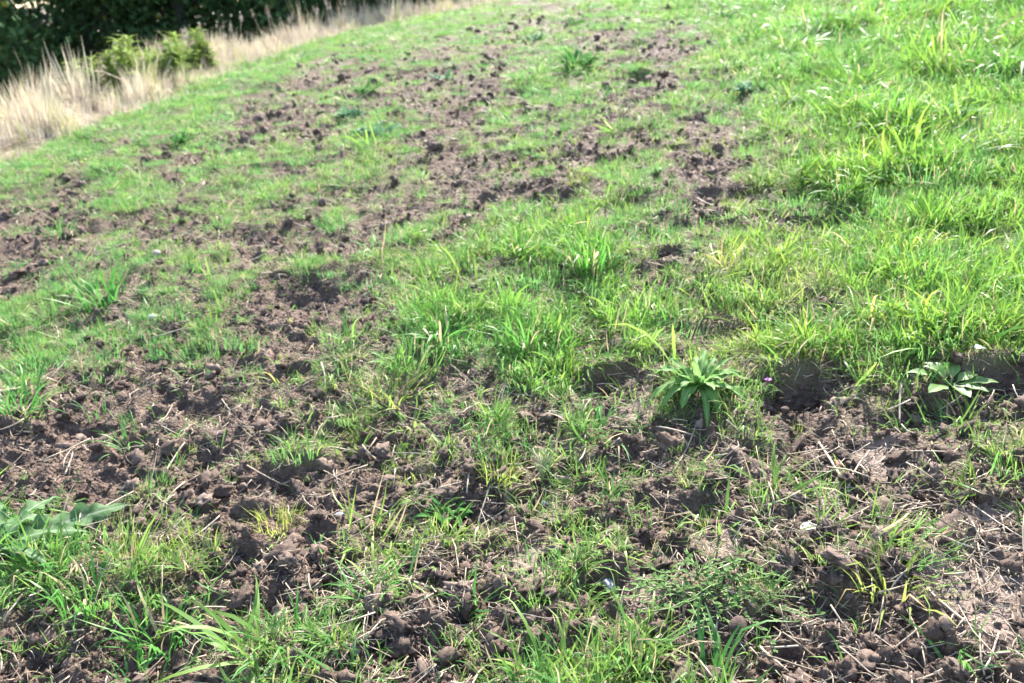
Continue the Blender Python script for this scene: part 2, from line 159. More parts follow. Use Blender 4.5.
TUFTS = [
    (-0.855, 1.754, 0.15, 34, 'up', 0.1, 'green grass clump with upright blades, right of the big lobed leaf'),
    (-1.07, 1.85, 0.126, 34, 'up', 0.2, 'green grass clump growing in front of the big lobed weed leaf'),
    (-1.212, 1.805, 0.119, 14, 'wide', 0.1, 'loose thin-bladed grass tuft at the left edge, below the lobed leaf'),
    (-0.88, 1.629, 0.11, 10, 'arch', 0.0, 'dark arching grass blades bent over crumbly soil near the bottom left'),
    (-0.72, 1.617, 0.068, 4, 'up', 0.1, 'two or three lone upright grass blades on bare soil by the bottom edge'),
    (-0.516, 1.632, 0.118, 36, 'wide', 0.2, 'broad spreading grass clump at the bottom, left of the pale stone'),
    (-0.347, 1.538, 0.13, 9, 'wide', 0.0, 'few long wide blades fanning out beside the pale stone'),
    (-0.326, 1.771, 0.101, 24, 'wide', 0.4, 'light green tuft on dark soil with one long blade leaning right'),
    (-0.269, 1.823, 0.147, 3, 'up', 0.1, 'pair of tall single blades standing above the light green tuft'),
    (-0.098, 1.719, 0.103, 12, 'wide', 0.3, 'loose tuft with one broad blade lying to the right'),
    (-0.139, 1.551, 0.074, 9, 'wide', 0.1, 'small grey-green tuft alone on dark crumbly soil at the bottom'),
    (-0.015, 1.554, 0.065, 5, 'flat', 0.0, 'pale broad blades lying flat on the soil near the bottom'),
    (0.102, 1.528, 0.068, 16, 'wide', 0.5, 'yellowing low tuft left of the bright bottom tuft'),
    (0.228, 1.473, 0.091, 22, 'up', 0.2, 'bright green upright tuft at the bottom, left of the tall broad blades'),
    (0.412, 1.435, 0.162, 9, 'up', 0.05, 'tallest broad grass blades in front of the trailing small-leaved plant'),
    (0.817, 1.605, 0.112, 30, 'up', 0.75, 'bright yellow-green tuft with yellow blades beside bare smooth soil'),
    (0.725, 1.532, 0.054, 9, 'wide', 0.3, 'small fresh tuft just below the bright yellow-green tuft'),
    (-0.658, 2.132, 0.083, 34, 'fine', 0.95, 'small round yellow-green cushion tuft on dark soil'),
    (-1.052, 2.041, 0.071, 30, 'fine', 0.85, 'small yellow-green cushion tuft touching the lobed leaf'),
    (-0.034, 2.192, 0.084, 26, 'fine', 0.95, 'yellow-green tuft with an orange-brown bent blade by the straight stick'),
    (-0.5, 1.997, 0.09, 12, 'wide', 0.3, 'thin sparse tuft right of the yellow-green cushion'),
    (-0.399, 2.699, 0.133, 26, 'wide', 0.6, 'yellow-green tuft on soil, right of the two smaller tufts'),
    (-0.565, 2.809, 0.096, 16, 'wide', 0.6, 'yellowish small tuft left of a larger yellow-green tuft'),
    (-0.828, 2.981, 0.102, 16, 'wide', 0.7, 'yellowish tuft on open brown soil left of centre'),
    (-1.265, 2.631, 0.119, 16, 'wide', 0.3, 'isolated tuft on dark soil at left with one taller blade'),
    (-1.508, 2.948, 0.095, 14, 'up', 0.1, 'little green tuft standing alone left of the isolated soil tuft'),
    (-1.795, 2.952, 0.161, 36, 'wide', 0.1, 'dense green clump at the left edge above bare soil'),
    (-1.209, 3.103, 0.098, 16, 'wide', 0.3, 'small green tuft on the soil above the clods at left'),
    (-0.224, 3.004, 0.137, 50, 'wide', 0.25, 'large spreading grass clump left of centre with overhanging blades'),
    (0.046, 2.924, 0.127, 46, 'up', 0.35, 'bright upright grass clump in the middle of the field'),
    (0.322, 3.449, 0.169, 54, 'up', 0.25, 'tallest lush grass clump in the centre'),
    (-1.914, 3.989, 0.188, 40, 'up', 0.1, 'rounded green clump at left with pale grass beside it'),
    (-0.081, 2.384, 0.108, 16, 'up', 0.15, 'blue-green tuft between brown litter left of the seed stems'),
    (0.26, 2.366, 0.136, 18, 'wide', 0.3, 'straggling tuft with long crossing blades below the broad-leaved rosette'),
    (0.275, 2.079, 0.107, 12, 'up', 0.2, 'thin upright tuft below the straggling tuft'),
    (0.958, 2.653, 0.128, 46, 'arch', 0.4, 'grass clump overhanging the dark hole at right'),
    (1.202, 1.912, 0.088, 16, 'wide', 0.4, 'grass tuft at the right edge beside straw litter'),
    (1.172, 2.729, 0.137, 36, 'wide', 0.6, 'yellow-green clump with long arching blades at right'),
    (1.49, 3.286, 0.152, 40, 'wide', 0.8, 'yellow-green arching clump right of the bare patch'),
    (0.809, 3.342, 0.132, 24, 'up', 0.8, 'yellow-green tuft at the near end of the bare strip'),
    (-2.657, 5.186, 0.119, 18, 'up', 0.1, 'bright tuft surrounded by brown soil at upper left'),
]
STALKS = [
    (-0.111, 2.035, 0.008, 2.118, 0.004, 'straight pale stick lying on soil below the yellow-green tuft'),
    (0.709, 1.413, 0.851, 1.48, 0.003, 'straight brown stalk slanting across dark soil at lower right'),
    (0.823, 1.553, 0.801, 1.379, 0.003, 'thin stalk crossing the slanting brown stalk at lower right'),
    (0.773, 1.357, 0.949, 1.414, 0.003, 'long bent stalk at the bottom right corner'),
    (0.847, 2.197, 0.845, 1.948, 0.005, 'thick pale straw stem leaning down the bank at right'),
    (0.842, 1.953, 0.938, 2.08, 0.004, 'pale straw lying the other way at the foot of the thick stem'),
    (0.884, 2.213, 0.897, 2.057, 0.003, 'thin straw beside the thick pale stem at right'),
    (1.106, 2.005, 1.005, 2.055, 0.003, 'pale straw lying level on bare soil at right'),
    (0.849, 1.753, 0.96, 1.841, 0.004, 'pale broad straw just above the bright yellow-green tuft'),
    (1.009, 1.678, 1.089, 1.59, 0.003, 'long straw running to the right edge over smooth soil'),
    (1.056, 1.73, 1.168, 1.751, 0.003, 'short straw at the right edge above the long straw'),
    (0.491, 1.492, 0.641, 1.391, 0.003, 'long pale straw at the bottom, right of the tall broad blades'),
    (0.516, 1.504, 0.561, 1.443, 0.006, 'flat brown leaf-stem lying among straw at the bottom'),
    (-0.888, 2.071, -0.817, 2.151, 0.004, 'pale stalk slanting above the clump right of the lobed leaf'),
    (-0.65, 1.974, -0.589, 2.084, 0.004, 'pale straw slanting below the round yellow-green cushion'),
    (-1.419, 2.492, -1.446, 2.609, 0.004, 'short pale peg of straw on bare soil at left'),
    (-1.077, 2.416, -1.055, 2.57, 0.004, 'slanting straw on dark soil right of the isolated tuft'),
    (0.426, 2.118, 0.539, 2.346, 0.003, 'long thin straw below the broad-leaved rosette'),
    (0.657, 2.295, 0.71, 2.374, 0.004, 'short white straw right of the broad-leaved rosette'),
    (1.792, 3.098, 1.9, 3.48, 0.005, 'grey dead stalk standing in the grass near the right edge'),
    (0.886, 1.586, 0.939, 1.463, 0.005, 'pale flattened blade pointing away from the bright yellow-green tuft'),
    (1.101, 2.317, 1.06, 2.195, 0.005, 'grey straw left of the white upturned leaf'),
    (1.019, 1.657, 0.987, 1.539, 0.003, 'thin leaning straw above the bottom right straw heap'),
    (0.906, 1.361, 0.928, 1.438, 0.003, 'upright broken straw in the bottom right straw heap'),
    (-1.517, 3.499, -1.268, 3.593, 0.004, 'pale stem lying through the grass at left'),
]
STONES = [
    (-1.571, 3.681, 0.039, 'white', 'small white stone on soil at upper left'),
    (0.228, 1.734, 0.037, 'grey', 'smooth blue-grey stone in the hollow left of the trailing plant'),
    (-0.352, 1.613, 0.034, 'pale', 'pale rounded stone between two grass tufts at the bottom'),
    (-1.393, 2.181, 0.02, 'pale', 'small pale pebble beside the big lobed leaf'),
    (-0.485, 2.15, 0.025, 'grey', 'little grey stone on dark soil near the round cushion tuft'),
    (0.09, 2.119, 0.024, 'grey', 'small grey stone right of the straight pale stick'),
    (-1.824, 4.445, 0.046, 'pale', 'small pale stone among yellowed grass at upper left'),
    (0.865, 2.087, 0.024, 'orange', 'small orange-brown clay lump beside the straw stems'),
    (-0.505, 1.802, 0.02, 'grey', 'tiny grey stone on bare soil at lower left of centre'),
]
WEEDS = [
    (0.559, 8.044, 0.181, 0.258, 0.2, 'feathery dark green weed clump on the far slope, largest there'),
    (-1.006, 6.684, 0.125, 0.165, 0.55, 'dark bluish green weed on the left slope, nearest of three'),
    (-1.353, 7.67, 0.109, 0.125, 0.6, 'pale bluish weed, middle one of three on the left slope'),
    (-1.326, 8.399, 0.1, 0.159, 0.3, 'small light green weed, farthest of three on the left slope'),
    (-0.663, 9.112, 0.127, 0.122, 0.8, 'grey-blue weed patch on the upper slope left of centre'),
    (0.265, 10.45, 0.077, 0.193, 0.6, 'small blue-green weed up the slope left of the largest clump'),
    (0.745, 11.438, 0.132, 0.15, 0.2, 'small green weed high on the slope above the largest clump'),
    (1.176, 10.873, 0.103, 0.114, 0.2, 'low green weed near the top, right of centre'),
    (1.582, 6.211, 0.094, 0.117, 0.8, 'blue-green leafy weed where bare soil meets lush grass'),
    (1.738, 5.767, 0.075, 0.094, 0.7, 'blue-green weed inside the edge of the lush grass'),
    (-2.75, 7.54, 0.075, 0.156, 0.3, 'small dark weed on the upper left grass verge'),
    (2.137, 9.702, 0.081, 0.165, 0.3, 'dark small weed near the top edge, right of centre'),
    (2.118, 5.662, 0.08, 0.107, 0.6, 'dark leafy weed within the lush grass at upper right'),
    (2.323, 4.739, 0.104, 0.143, 0.4, 'broad dark weed within the lush grass near the right edge'),
    (-0.169, 2.111, 0.055, 0.089, 0.4, 'dark green leafy seedling patch in a hollow below centre'),
]
SPOT = {'ROSETTE': (0.565, 2.47), 'LOBED': (-1.389, 2.031), 'BROAD': (1.226, 2.284), 'TRAIL': (0.428, 1.635), 'FLOWER': (0.764, 2.452), 'SEED': (0.087, 2.212), 'REDLEAF': (-1.443, 2.319), 'WHITELEAF': (1.308, 2.346), 'PALELEAF': (0.686, 1.817)}
PITS = [
    (0.86, 2.438, 0.084, 0.13),
    (-0.861, 3.79, 0.186, 0.11),
    (0.3, 2.641, 0.071, 0.11),
    (-1.082, 2.858, 0.092, 0.07),
    (-1.465, 2.822, 0.105, 0.06),
    (-0.664, 2.346, 0.072, 0.08),
    (-0.943, 2.515, 0.057, 0.05),
    (0.246, 4.556, 0.133, 0.07),
    (0.575, 4.318, 0.107, 0.07),
    (-0.169, 4.671, 0.158, 0.06),
    (-1.298, 4.689, 0.161, 0.06),
    (-0.86, 4.502, 0.154, 0.05),
    (0.233, 6.484, 0.099, 0.07),
    (1.034, 7.544, 0.113, 0.08),
    (1.237, 9.135, 0.155, 0.08),
    (0.64, 5.108, 0.113, 0.06),
    (0.374, 5.373, 0.095, 0.06),
    (0.881, 6.623, 0.158, 0.05),
    (1.048, 4.17, 0.16, 0.05),
    (1.455, 4.55, 0.111, 0.1),
    (1.409, 3.788, 0.103, 0.09),
    (1.721, 3.352, 0.1, 0.1),
    (2.482, 4.982, 0.13, 0.07),
    (1.145, 2.174, 0.092, 0.06),
    (1.352, 2.251, 0.083, 0.08),
    (0.453, 1.969, 0.051, 0.06),
    (0.202, 1.706, 0.055, 0.06),
    (-0.594, 1.811, 0.064, 0.06),
    (-0.236, 1.58, 0.057, 0.07),
    (-0.453, 1.856, 0.045, 0.05),
    (0.07, 1.505, 0.046, 0.05),
    (0.706, 1.587, 0.056, 0.07),
    (0.199, 1.96, 0.051, 0.05),
    (-0.153, 2.064, 0.075, 0.06),
    (-2.8, 5.427, 0.161, 0.06),
    (-2.331, 5.133, 0.129, 0.05),
    (-2.28, 6.134, 0.151, 0.05),
    (-0.957, 1.873, 0.046, 0.05),
    (-0.701, 1.976, 0.042, 0.05),
    (0.355, 2.19, 0.055, 0.05),
    (0.049, 2.118, 0.044, 0.04),
    (1.122, 4.291, 0.096, 0.05),
    (0.604, 3.816, 0.096, 0.06),
    (0.878, 3.892, 0.089, 0.06),
]
SMOOTH = [
    (0.996, 1.538, 0.125),
    (0.977, 1.632, 0.087),
    (0.956, 2.053, 0.088),
    (0.068, 1.833, 0.083),
    (0.29, 1.675, 0.054),
    (0.787, 1.919, 0.074),
    (1.096, 1.779, 0.07),
    (0.096, 2.326, 0.047),
    (0.499, 1.824, 0.062),
    (0.387, 2.446, 0.06),
]
EDGE = [
    (-6.0, -30.0),
    (-5.4, 0.0),
    (-4.208, 7.362),
    (-4.073, 8.159),
    (-3.81, 9.68),
    (-3.806, 11.339),
    (-3.649, 13.055),
    (-3.083, 16.049),
    (-1.563, 18.219),
    (-0.247, 19.761),
    (4.5, 23.0),
    (12.0, 27.0),
    (40.0, 38.0),
]

COVER = np.array(GRASS_COVER, float) / 27.0
HEIGHT = np.array(GRASS_HEIGHT, float) / 100.0
YELLOW = np.array(GRASS_YELLOW, float) / 27.0

def sample_plan(m, x, y):
    nr, na = m.shape
    r = np.hypot(x, y)
    a = np.degrees(np.arctan2(x, y))
    u = np.clip((a + 42) / 84 * (na - 1), 0, na - 1.001)
    v = np.clip((np.log(np.maximum(r, 1e-3)) - math.log(1.2)) / (math.log(26) - math.log(1.2)) * (nr - 1), 0, nr - 1.001)
    i = u.astype(int); j = v.astype(int); fu = u - i; fv = v - j
    return (m[j, i] * (1 - fu) + m[j, i + 1] * fu) * (1 - fv) + (m[j + 1, i] * (1 - fu) + m[j + 1, i + 1] * fu) * fv

# ------------------------------------------------------------------ noise
_perm = rng.permutation(4096)
_ga = rng.uniform(0, 2 * math.pi, 4096)
_gx, _gy = np.cos(_ga), np.sin(_ga)
def perlin(x, y, seed=0):
    xi = np.floor(x).astype(np.int64); yi = np.floor(y).astype(np.int64)
    xf = x - xi; yf = y - yi
    def g(ix, iy, dx, dy):
        h = _perm[(_perm[(ix + seed * 131) & 4095] + iy * 7 + seed * 17) & 4095]
        return _gx[h] * dx + _gy[h] * dy
    u = xf * xf * xf * (xf * (xf * 6 - 15) + 10); v = yf * yf * yf * (yf * (yf * 6 - 15) + 10)
    a = g(xi, yi, xf, yf); b = g(xi + 1, yi, xf - 1, yf)
    c = g(xi, yi + 1, xf, yf - 1); d = g(xi + 1, yi + 1, xf - 1, yf - 1)
    return ((a * (1 - u) + b * u) * (1 - v) + (c * (1 - u) + d * u) * v) * 1.5
def sstep(a, b, x):
    t = np.clip((x - a) / (b - a), 0, 1)
    return t * t * (3 - 2 * t)

# ------------------------------------------------------------------ terrain
EA = np.array(EDGE)
def beyond(x, y):
    """metres past the field edge (positive outside the field)"""
    best = np.full(np.shape(x), 1e9); sgn = np.zeros(np.shape(x))
    for (x0, y0), (x1, y1) in zip(EA[:-1], EA[1:]):
        dx, dy = x1 - x0, y1 - y0
        t = np.clip(((x - x0) * dx + (y - y0) * dy) / (dx * dx + dy * dy), 0, 1)
        d = np.hypot(x - x0 - t * dx, y - y0 - t * dy)
        cr = dx * (y - y0) - dy * (x - x0)
        m = d < best
        best = np.where(m, d, best); sgn = np.where(m, np.sign(cr), sgn)
    return best * sgn
def field(x, y):
    yy = np.minimum(y, 24.0)
    yy = np.maximum(yy, -6.0)
    xx = np.clip(x, -30, 25)
    return .15 * xx + .10 * yy - .0024 * yy * yy - .0152 * np.clip(y - 24.0, 0, 60)
def base_z(x, y):
    d = beyond(x, y)
    t = np.clip(d - 1.3, 0, 9.0)
    return field(x, y) - .42 * t * sstep(0, 2.0, t) - .02 * np.clip(d - 10, 0, 60)
def cover(x, y):
    """ragged grass cover 0 bare .. 1 closed"""
    c = sample_plan(COVER, x, y)
    r = np.maximum(np.hypot(x, y), 1.0)
    n = perlin(x / .42, y / .42, 1) * .42 + perlin(x / .17, y / .17, 2) * .50 + perlin(x / .075, y / .075, 3) * .40
    c = c * (1 - .16 * sstep(2.9, 1.9, r)) - .10 * sstep(.1, .5, perlin(x / .33, y / .33, 60)) * sstep(.98, .8, c)
    c = c - .035 * sstep(3.4, 5.5, r) * sstep(1.0, .9, c)
    for px, py, pr, dp in PITS:
        if dp > .07:
            c = c - .5 * np.exp(-((x - px) ** 2 + (y - py) ** 2) / (pr * pr)) + .6 * np.exp(-(((x - px) / (pr * 1.2)) ** 2 + ((y - py - 1.3 * pr) / (.6 * pr)) ** 2))
    c = np.where(beyond(x, y) > 0, 1.0, c)
    return sstep(.36, .86, c + n * .72 * np.clip(1.6 - np.abs(c - .5) * 2.2, .25, 1))
def smoothness(x, y):
    s = np.zeros(np.shape(x))
    for px, py, r in SMOOTH:
        s = np.maximum(s, np.exp(-(((x - px) ** 2 + (y - py) ** 2) / (r * r)) ** 2))
    return s
def relief(x, y, cv=None):
    cv = cover(x, y) if cv is None else cv
    soil = 1 - cv
    sm = smoothness(x, y)
    d = beyond(x, y)
    infield = 1 - sstep(-.2, .6, d)
    n1 = perlin(x / .55, y / .55, 5)
    wx = x + .05 * perlin(x / .2, y / .2, 21); wy = y + .05 * perlin(x / .2, y / .2, 22)
    n2 = perlin(wx / .23, wy / .23, 6); n3 = perlin(wx / .10, wy / .10, 7)
    n4 = perlin(x / .045, y / .045, 8); n5 = perlin(x / .021, y / .021, 9)
    n6 = perlin(x / .011, y / .011, 13)
    rough = .040 * (.32 - np.abs(n2)) * 1.2 + .034 * (np.abs(n3) - .2) * 1.3 + .020 * n4 + .011 * n5 + .005 * n6
    z = .035 * n1 + soil * (1 - .85 * sm) * rough + .03 * cv + .012 * cv * n3
    z = z + .05 * perlin(x / 1.5, y / 1.5, 10)
    for px, py, r, dp in PITS:
        q2 = ((x - px) / (r * 1.25)) ** 2 + ((y - py) / r) ** 2
        yy = (y - py) / r
        w = np.exp(-q2 * 1.1)
        z = z - dp * w * (.75 + .25 * n4) + dp * .28 * np.exp(-(((x - px) / (r * 1.2)) ** 2 + ((yy - 1.25) / .55) ** 2))
    return z * infield + (1 - infield) * .05 * perlin(x / .8, y / .8, 12)
def ground(x, y):
    return base_z(x, y) + relief(x, y)
def gz(x, y):
    return float(ground(np.array([x]), np.array([y]))[0])

# ------------------------------------------------------------------ mesh + material helpers
def mesh_np(name, verts, faces_flat, loop_tot, mats=(), smooth=True):
    me = bpy.data.meshes.new(name)
    verts = np.asarray(verts, np.float32); faces_flat = np.asarray(faces_flat, np.int32); loop_tot = np.asarray(loop_tot, np.int32)
    me.vertices.add(len(verts)); me.vertices.foreach_set("co", verts.ravel())
    me.loops.add(len(faces_flat)); me.loops.foreach_set("vertex_index", faces_flat)
    me.polygons.add(len(loop_tot))
    st = np.zeros(len(loop_tot), np.int32); st[1:] = np.cumsum(loop_tot)[:-1]
    me.polygons.foreach_set("loop_start", st)
    me.update(calc_edges=True)
    me.validate()
    if smooth:
        me.polygons.foreach_set("use_smooth", np.ones(len(me.polygons), bool))
    for m in mats: me.materials.append(m)
    return me
def add_attr(me, name, data, typ='FLOAT'):
    a = me.attributes.new(name, typ, 'POINT')
    key = {'FLOAT': 'value', 'INT': 'value', 'FLOAT_VECTOR': 'vector', 'FLOAT_COLOR': 'color'}[typ]
    a.data.foreach_set(key, np.asarray(data).ravel().astype(np.int32 if typ == 'INT' else np.float32))
def link(name, me, parent=None, loc=None):
    o = bpy.data.objects.new(name, me)
    col.objects.link(o)
    if parent: o.parent = parent
    if loc is not None: o.location = loc
    return o
def tag(o, label=None, cat=None, group=None, kind=None):
    if label: o['label'] = label
    if cat: o['category'] = cat
    if group: o['group'] = group
    if kind: o['kind'] = kind
    return o
def empty(name, loc):
    o = bpy.data.objects.new(name, None)
    o.empty_display_size = .1
    col.objects.link(o); o.location = loc
    return o

class NT:
    def __init__(s, name):
        s.m = bpy.data.materials.new(name); s.m.use_nodes = True
        s.t = s.m.node_tree; s.t.nodes.clear()
        s.out = s.t.nodes.new("ShaderNodeOutputMaterial")
    def n(s, typ, **kw):
        nd = s.t.nodes.new(typ)
        for k, v in kw.items():
            if k == 'ins':
                for i, val in v.items():
                    if isinstance(val, bpy.types.NodeSocket): s.t.links.new(val, nd.inputs[i])
                    else: nd.inputs[i].default_value = val
            else: setattr(nd, k, v)
        return nd
    def ramp(s, fac, stops):
        r = s.n("ShaderNodeValToRGB", ins={0: fac})
        els = r.color_ramp.elements
        while len(els) < len(stops): els.new(.5)
        for e, (p, c) in zip(els, stops): e.position = p; e.color = (*c, 1)
        return r.outputs[0]
    def mix(s, f, a, b, mode='MIX'):
        m = s.n("ShaderNodeMix", data_type='RGBA', blend_type=mode)
        for i, v in ((0, f), (6, a), (7, b)):
            if isinstance(v, bpy.types.NodeSocket): s.t.links.new(v, m.inputs[i])
            else: m.inputs[i].default_value = (*v, 1) if isinstance(v, tuple) and len(v) == 3 else v
        return m.outputs[2]
    def math(s, op, a, b=0.0, clamp=False):
        m = s.n("ShaderNodeMath", operation=op, use_clamp=clamp)
        for i, v in ((0, a), (1, b)):
            if isinstance(v, bpy.types.NodeSocket): s.t.links.new(v, m.inputs[i])
            else: m.inputs[i].default_value = v
        return m.outputs[0]
    def noise(s, scale, detail=4, rough=.6, vec=None):
        nd = s.n("ShaderNodeTexNoise", ins={'Scale': scale, 'Detail': detail, 'Roughness': rough})
        if vec is not None: s.t.links.new(vec, nd.inputs['Vector'])
        return nd.outputs[0]
    def done(s, shader): s.t.links.new(shader, s.out.inputs[0]); return s.m

def leaf_shader(k, colr, trans=.4, rough=.4, spec=.35, tcol=None):
    p = k.n("ShaderNodeBsdfPrincipled", ins={'Base Color': colr, 'Roughness': rough, 'Specular IOR Level': spec})
    t = k.n("ShaderNodeBsdfTranslucent", ins={0: tcol if tcol is not None else colr})
    mx = k.n("ShaderNodeMixShader", ins={0: trans, 1: p.outputs[0], 2: t.outputs[0]})
    return mx.outputs[0]

def mat_grass(name, greens, yellow, dead, trans=.5, rough=.38, spec=.5):
    k = NT(name)
    a = k.n("ShaderNodeAttribute", attribute_name="blade")
    sep = k.n("ShaderNodeSeparateColor", ins={0: a.outputs[0]})
    rnd, t, dd = sep.outputs
    yi = k.n("ShaderNodeAttribute", attribute_name="yel", attribute_type='INSTANCER').outputs['Fac']
    di = k.n("ShaderNodeAttribute", attribute_name="dead", attribute_type='INSTANCER').outputs['Fac']
    c = k.mix(rnd, greens[0], greens[1])
    yf = k.math('ADD', k.math('MULTIPLY', yi, .72), k.math('MULTIPLY', k.math('MULTIPLY', t, t), .22))
    yf = k.math('MULTIPLY', yf, k.math('ADD', rnd, .45), True)
    c = k.mix(yf, c, yellow)
    geo = k.n("ShaderNodeNewGeometry")
    big = k.noise(2.2, 3, .6, geo.outputs['Position'])
    c = k.mix(k.math('MULTIPLY', k.math('SUBTRACT', big, .42), 1.1, True), c, (.045, .17, .045), 'MIX')
    dsum = k.math('MAXIMUM', k.math('GREATER_THAN', dd, .5), k.math('GREATER_THAN', di, k.math('ADD', k.math('MULTIPLY', rnd, .9), .08)))
    c = k.mix(dsum, c, dead)
    return k.done(leaf_shader(k, c, trans, rough, spec))

M_grass = mat_grass("grass_blade", ((.050, .165, .038), (.125, .30, .070)), (.29, .36, .06), (.38, .30, .18), rough=.5, spec=.25)
M_lush = mat_grass("lush_grass_blade", ((.052, .19, .034), (.13, .33, .060)), (.26, .37, .045), (.38, .31, .17), rough=.46, spec=.3)
M_turf = mat_grass("turf_blade", ((.055, .19, .055), (.13, .33, .095)), (.24, .34, .07), (.36, .29, .18), rough=.7, spec=.15)
M_yellow = mat_grass("yellow_grass_blade", ((.10, .24, .05), (.30, .36, .07)), (.40, .40, .07), (.40, .29, .12), rough=.5, spec=.25)
M_dry = mat_grass("dry_grass_blade", ((.50, .41, .32), (.68, .57, .47)), (.36, .40, .12), (.44, .36, .27), trans=.3, rough=.8, spec=.06)

def mat_straw(name, c0, c1):
    k = NT(name)
    oi = k.n("ShaderNodeObjectInfo")
    c = k.mix(oi.outputs['Random'], c0, c1)
    tc = k.n("ShaderNodeTexCoord")
    n = k.noise(60, 3, .6, tc.outputs['Object'])
    c = k.mix(k.math('MULTIPLY', n, .5), c, (.12, .085, .06))
    p = k.n("ShaderNodeBsdfPrincipled", ins={'Base Color': c, 'Roughness': .6, 'Specular IOR Level': .3})
    return k.done(p.outputs[0])
M_straw = mat_straw("straw", (.10, .07, .048), (.42, .335, .235))
M_pale = mat_straw("pale_straw", (.30, .24, .17), (.50, .41, .31))

def mat_soil(name, ground_sheet):
    k = NT(name)
    geo = k.n("ShaderNodeNewGeometry"); pos = geo.outputs['Position']
    if ground_sheet:
        vec = pos
    else:
        tc = k.n("ShaderNodeTexCoord"); vec = tc.outputs['Object']
    n1 = k.noise(1.7, 4, .6, pos)
    n2 = k.noise(38 if ground_sheet else 2.5, 5, .65, vec)
    n3 = k.noise(230 if ground_sheet else 14, 4, .65, vec)
    c = k.ramp(n2, [(.28, (.045, .029, .020)), (.5, (.104, .069, .050)), (.72, (.195, .138, .106))])
    c = k.mix(k.math('MULTIPLY', n1, .35), c, (.115, .073, .055))
    if ground_sheet:
        sm = k.n("ShaderNodeAttribute", attribute_name="smoothness").outputs['Fac']
        cv = k.n("ShaderNodeAttribute", attribute_name="cover").outputs['Fac']
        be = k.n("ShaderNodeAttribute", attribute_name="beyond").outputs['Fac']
        c = k.mix(k.math('MULTIPLY', sm, .7), c, (.18, .132, .104))
        thatch = k.ramp(n3, [(.3, (.05, .06, .02)), (.55, (.13, .12, .05)), (.75, (.28, .22, .12))])
        c = k.mix(k.math('MULTIPLY', cv, .6), c, thatch)
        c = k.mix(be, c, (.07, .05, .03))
        crumb = k.n("ShaderNodeTexVoronoi", feature='F1', ins={'Scale': 95.0}); k.t.links.new(pos, crumb.inputs['Vector'])
        h = k.math('ADD', k.math('MULTIPLY', n2, .9), k.math('MULTIPLY', n3, .35))
        h = k.math('SUBTRACT', h, k.math('MULTIPLY', crumb.outputs[0], .55))
        amp = k.math('SUBTRACT', 1.0, k.math('MULTIPLY', sm, .7))
        b = k.n("ShaderNodeBump", ins={'Strength': amp, 'Distance': .022, 'Height': h})
    else:
        oi = k.n("ShaderNodeObjectInfo")
        c = k.mix(oi.outputs['Random'], k.mix(.55, c, (.032, .021, .016)), c)
        c = k.mix(k.math('MULTIPLY', k.math('POWER', oi.outputs['Random'], 6.0), .35), c, (.28, .215, .175))
        b = k.n("ShaderNodeBump", ins={'Strength': .8, 'Distance': .004, 'Height': k.math('ADD', n2, k.math('MULTIPLY', n3, .6))})
    p = k.n("ShaderNodeBsdfPrincipled", ins={'Base Color': c, 'Roughness': .82, 'Specular IOR Level': .25, 'Normal': b.outputs[0]})
    return k.done(p.outputs[0])
M_soil = mat_soil("torn_soil", True)
M_clod = mat_soil("soil_clod", False)

def mat_leaf(name, c0, c1, trans=.35, rough=.45, scale=30, vein=None, spec=.3):
    k = NT(name)
    tc = k.n("ShaderNodeTexCoord")
    oi = k.n("ShaderNodeObjectInfo")
    n = k.noise(scale, 4, .6, tc.outputs['Object'])
    f = k.math('MULTIPLY', k.math('ADD', n, k.math('MULTIPLY', oi.outputs['Random'], .5)), .75, True)
    c = k.mix(f, c0, c1)
    if vein:
        at = k.n("ShaderNodeAttribute", attribute_name="vein").outputs['Fac']
        c = k.mix(at, c, vein)
    return k.done(leaf_shader(k, c, trans, rough, spec))
M_rosette = mat_leaf("rosette_leaf", (.06, .15, .035), (.17, .32, .08), .45, .6, 8, (.24, .33, .14), .15)
M_lobed = mat_leaf("lobed_leaf", (.045, .11, .035), (.12, .21, .08), .42, .65, 30, (.27, .32, .22), .15)
M_broad = mat_leaf("broad_leaf", (.05, .12, .03), (.14, .24, .06), .35, .5, 25, (.22, .30, .12), .2)
M_trail = mat_leaf("trailing_leaf", (.04, .11, .03), (.14, .24, .065), .45, .7, 40, None, .12)
M_weed_g = mat_leaf("weed_leaf", (.035, .115, .03), (.085, .21, .05), .35, .8, 20, None, .08)
M_weed_b = mat_leaf("blue_weed_leaf", (.055, .14, .065), (.12, .23, .12), .25, .75, 20, None, .12)
M_gold = mat_leaf("edge_weed_leaf", (.10, .19, .03), (.24, .31, .06), .4, .7, 20, None, .1)
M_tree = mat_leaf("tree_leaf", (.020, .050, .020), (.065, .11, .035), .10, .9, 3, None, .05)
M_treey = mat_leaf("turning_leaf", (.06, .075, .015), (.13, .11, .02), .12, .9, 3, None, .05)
M_white = mat_leaf("pale_leaf", (.34, .37, .31), (.50, .52, .45), .2, .6, 40, None, .1)
M_red = mat_leaf("red_leaf", (.22, .03, .025), (.34, .06, .04), .2, .4, 60)
M_pink = mat_leaf("pink_petal", (.5, .14, .42), (.66, .28, .58), .3, .5, 60)
M_stem = mat_leaf("green_stem", (.10, .15, .05), (.20, .24, .09), .1, .5, 30)
M_seed = mat_leaf("seed_stem", (.30, .34, .14), (.42, .42, .22), .3, .6, 50)
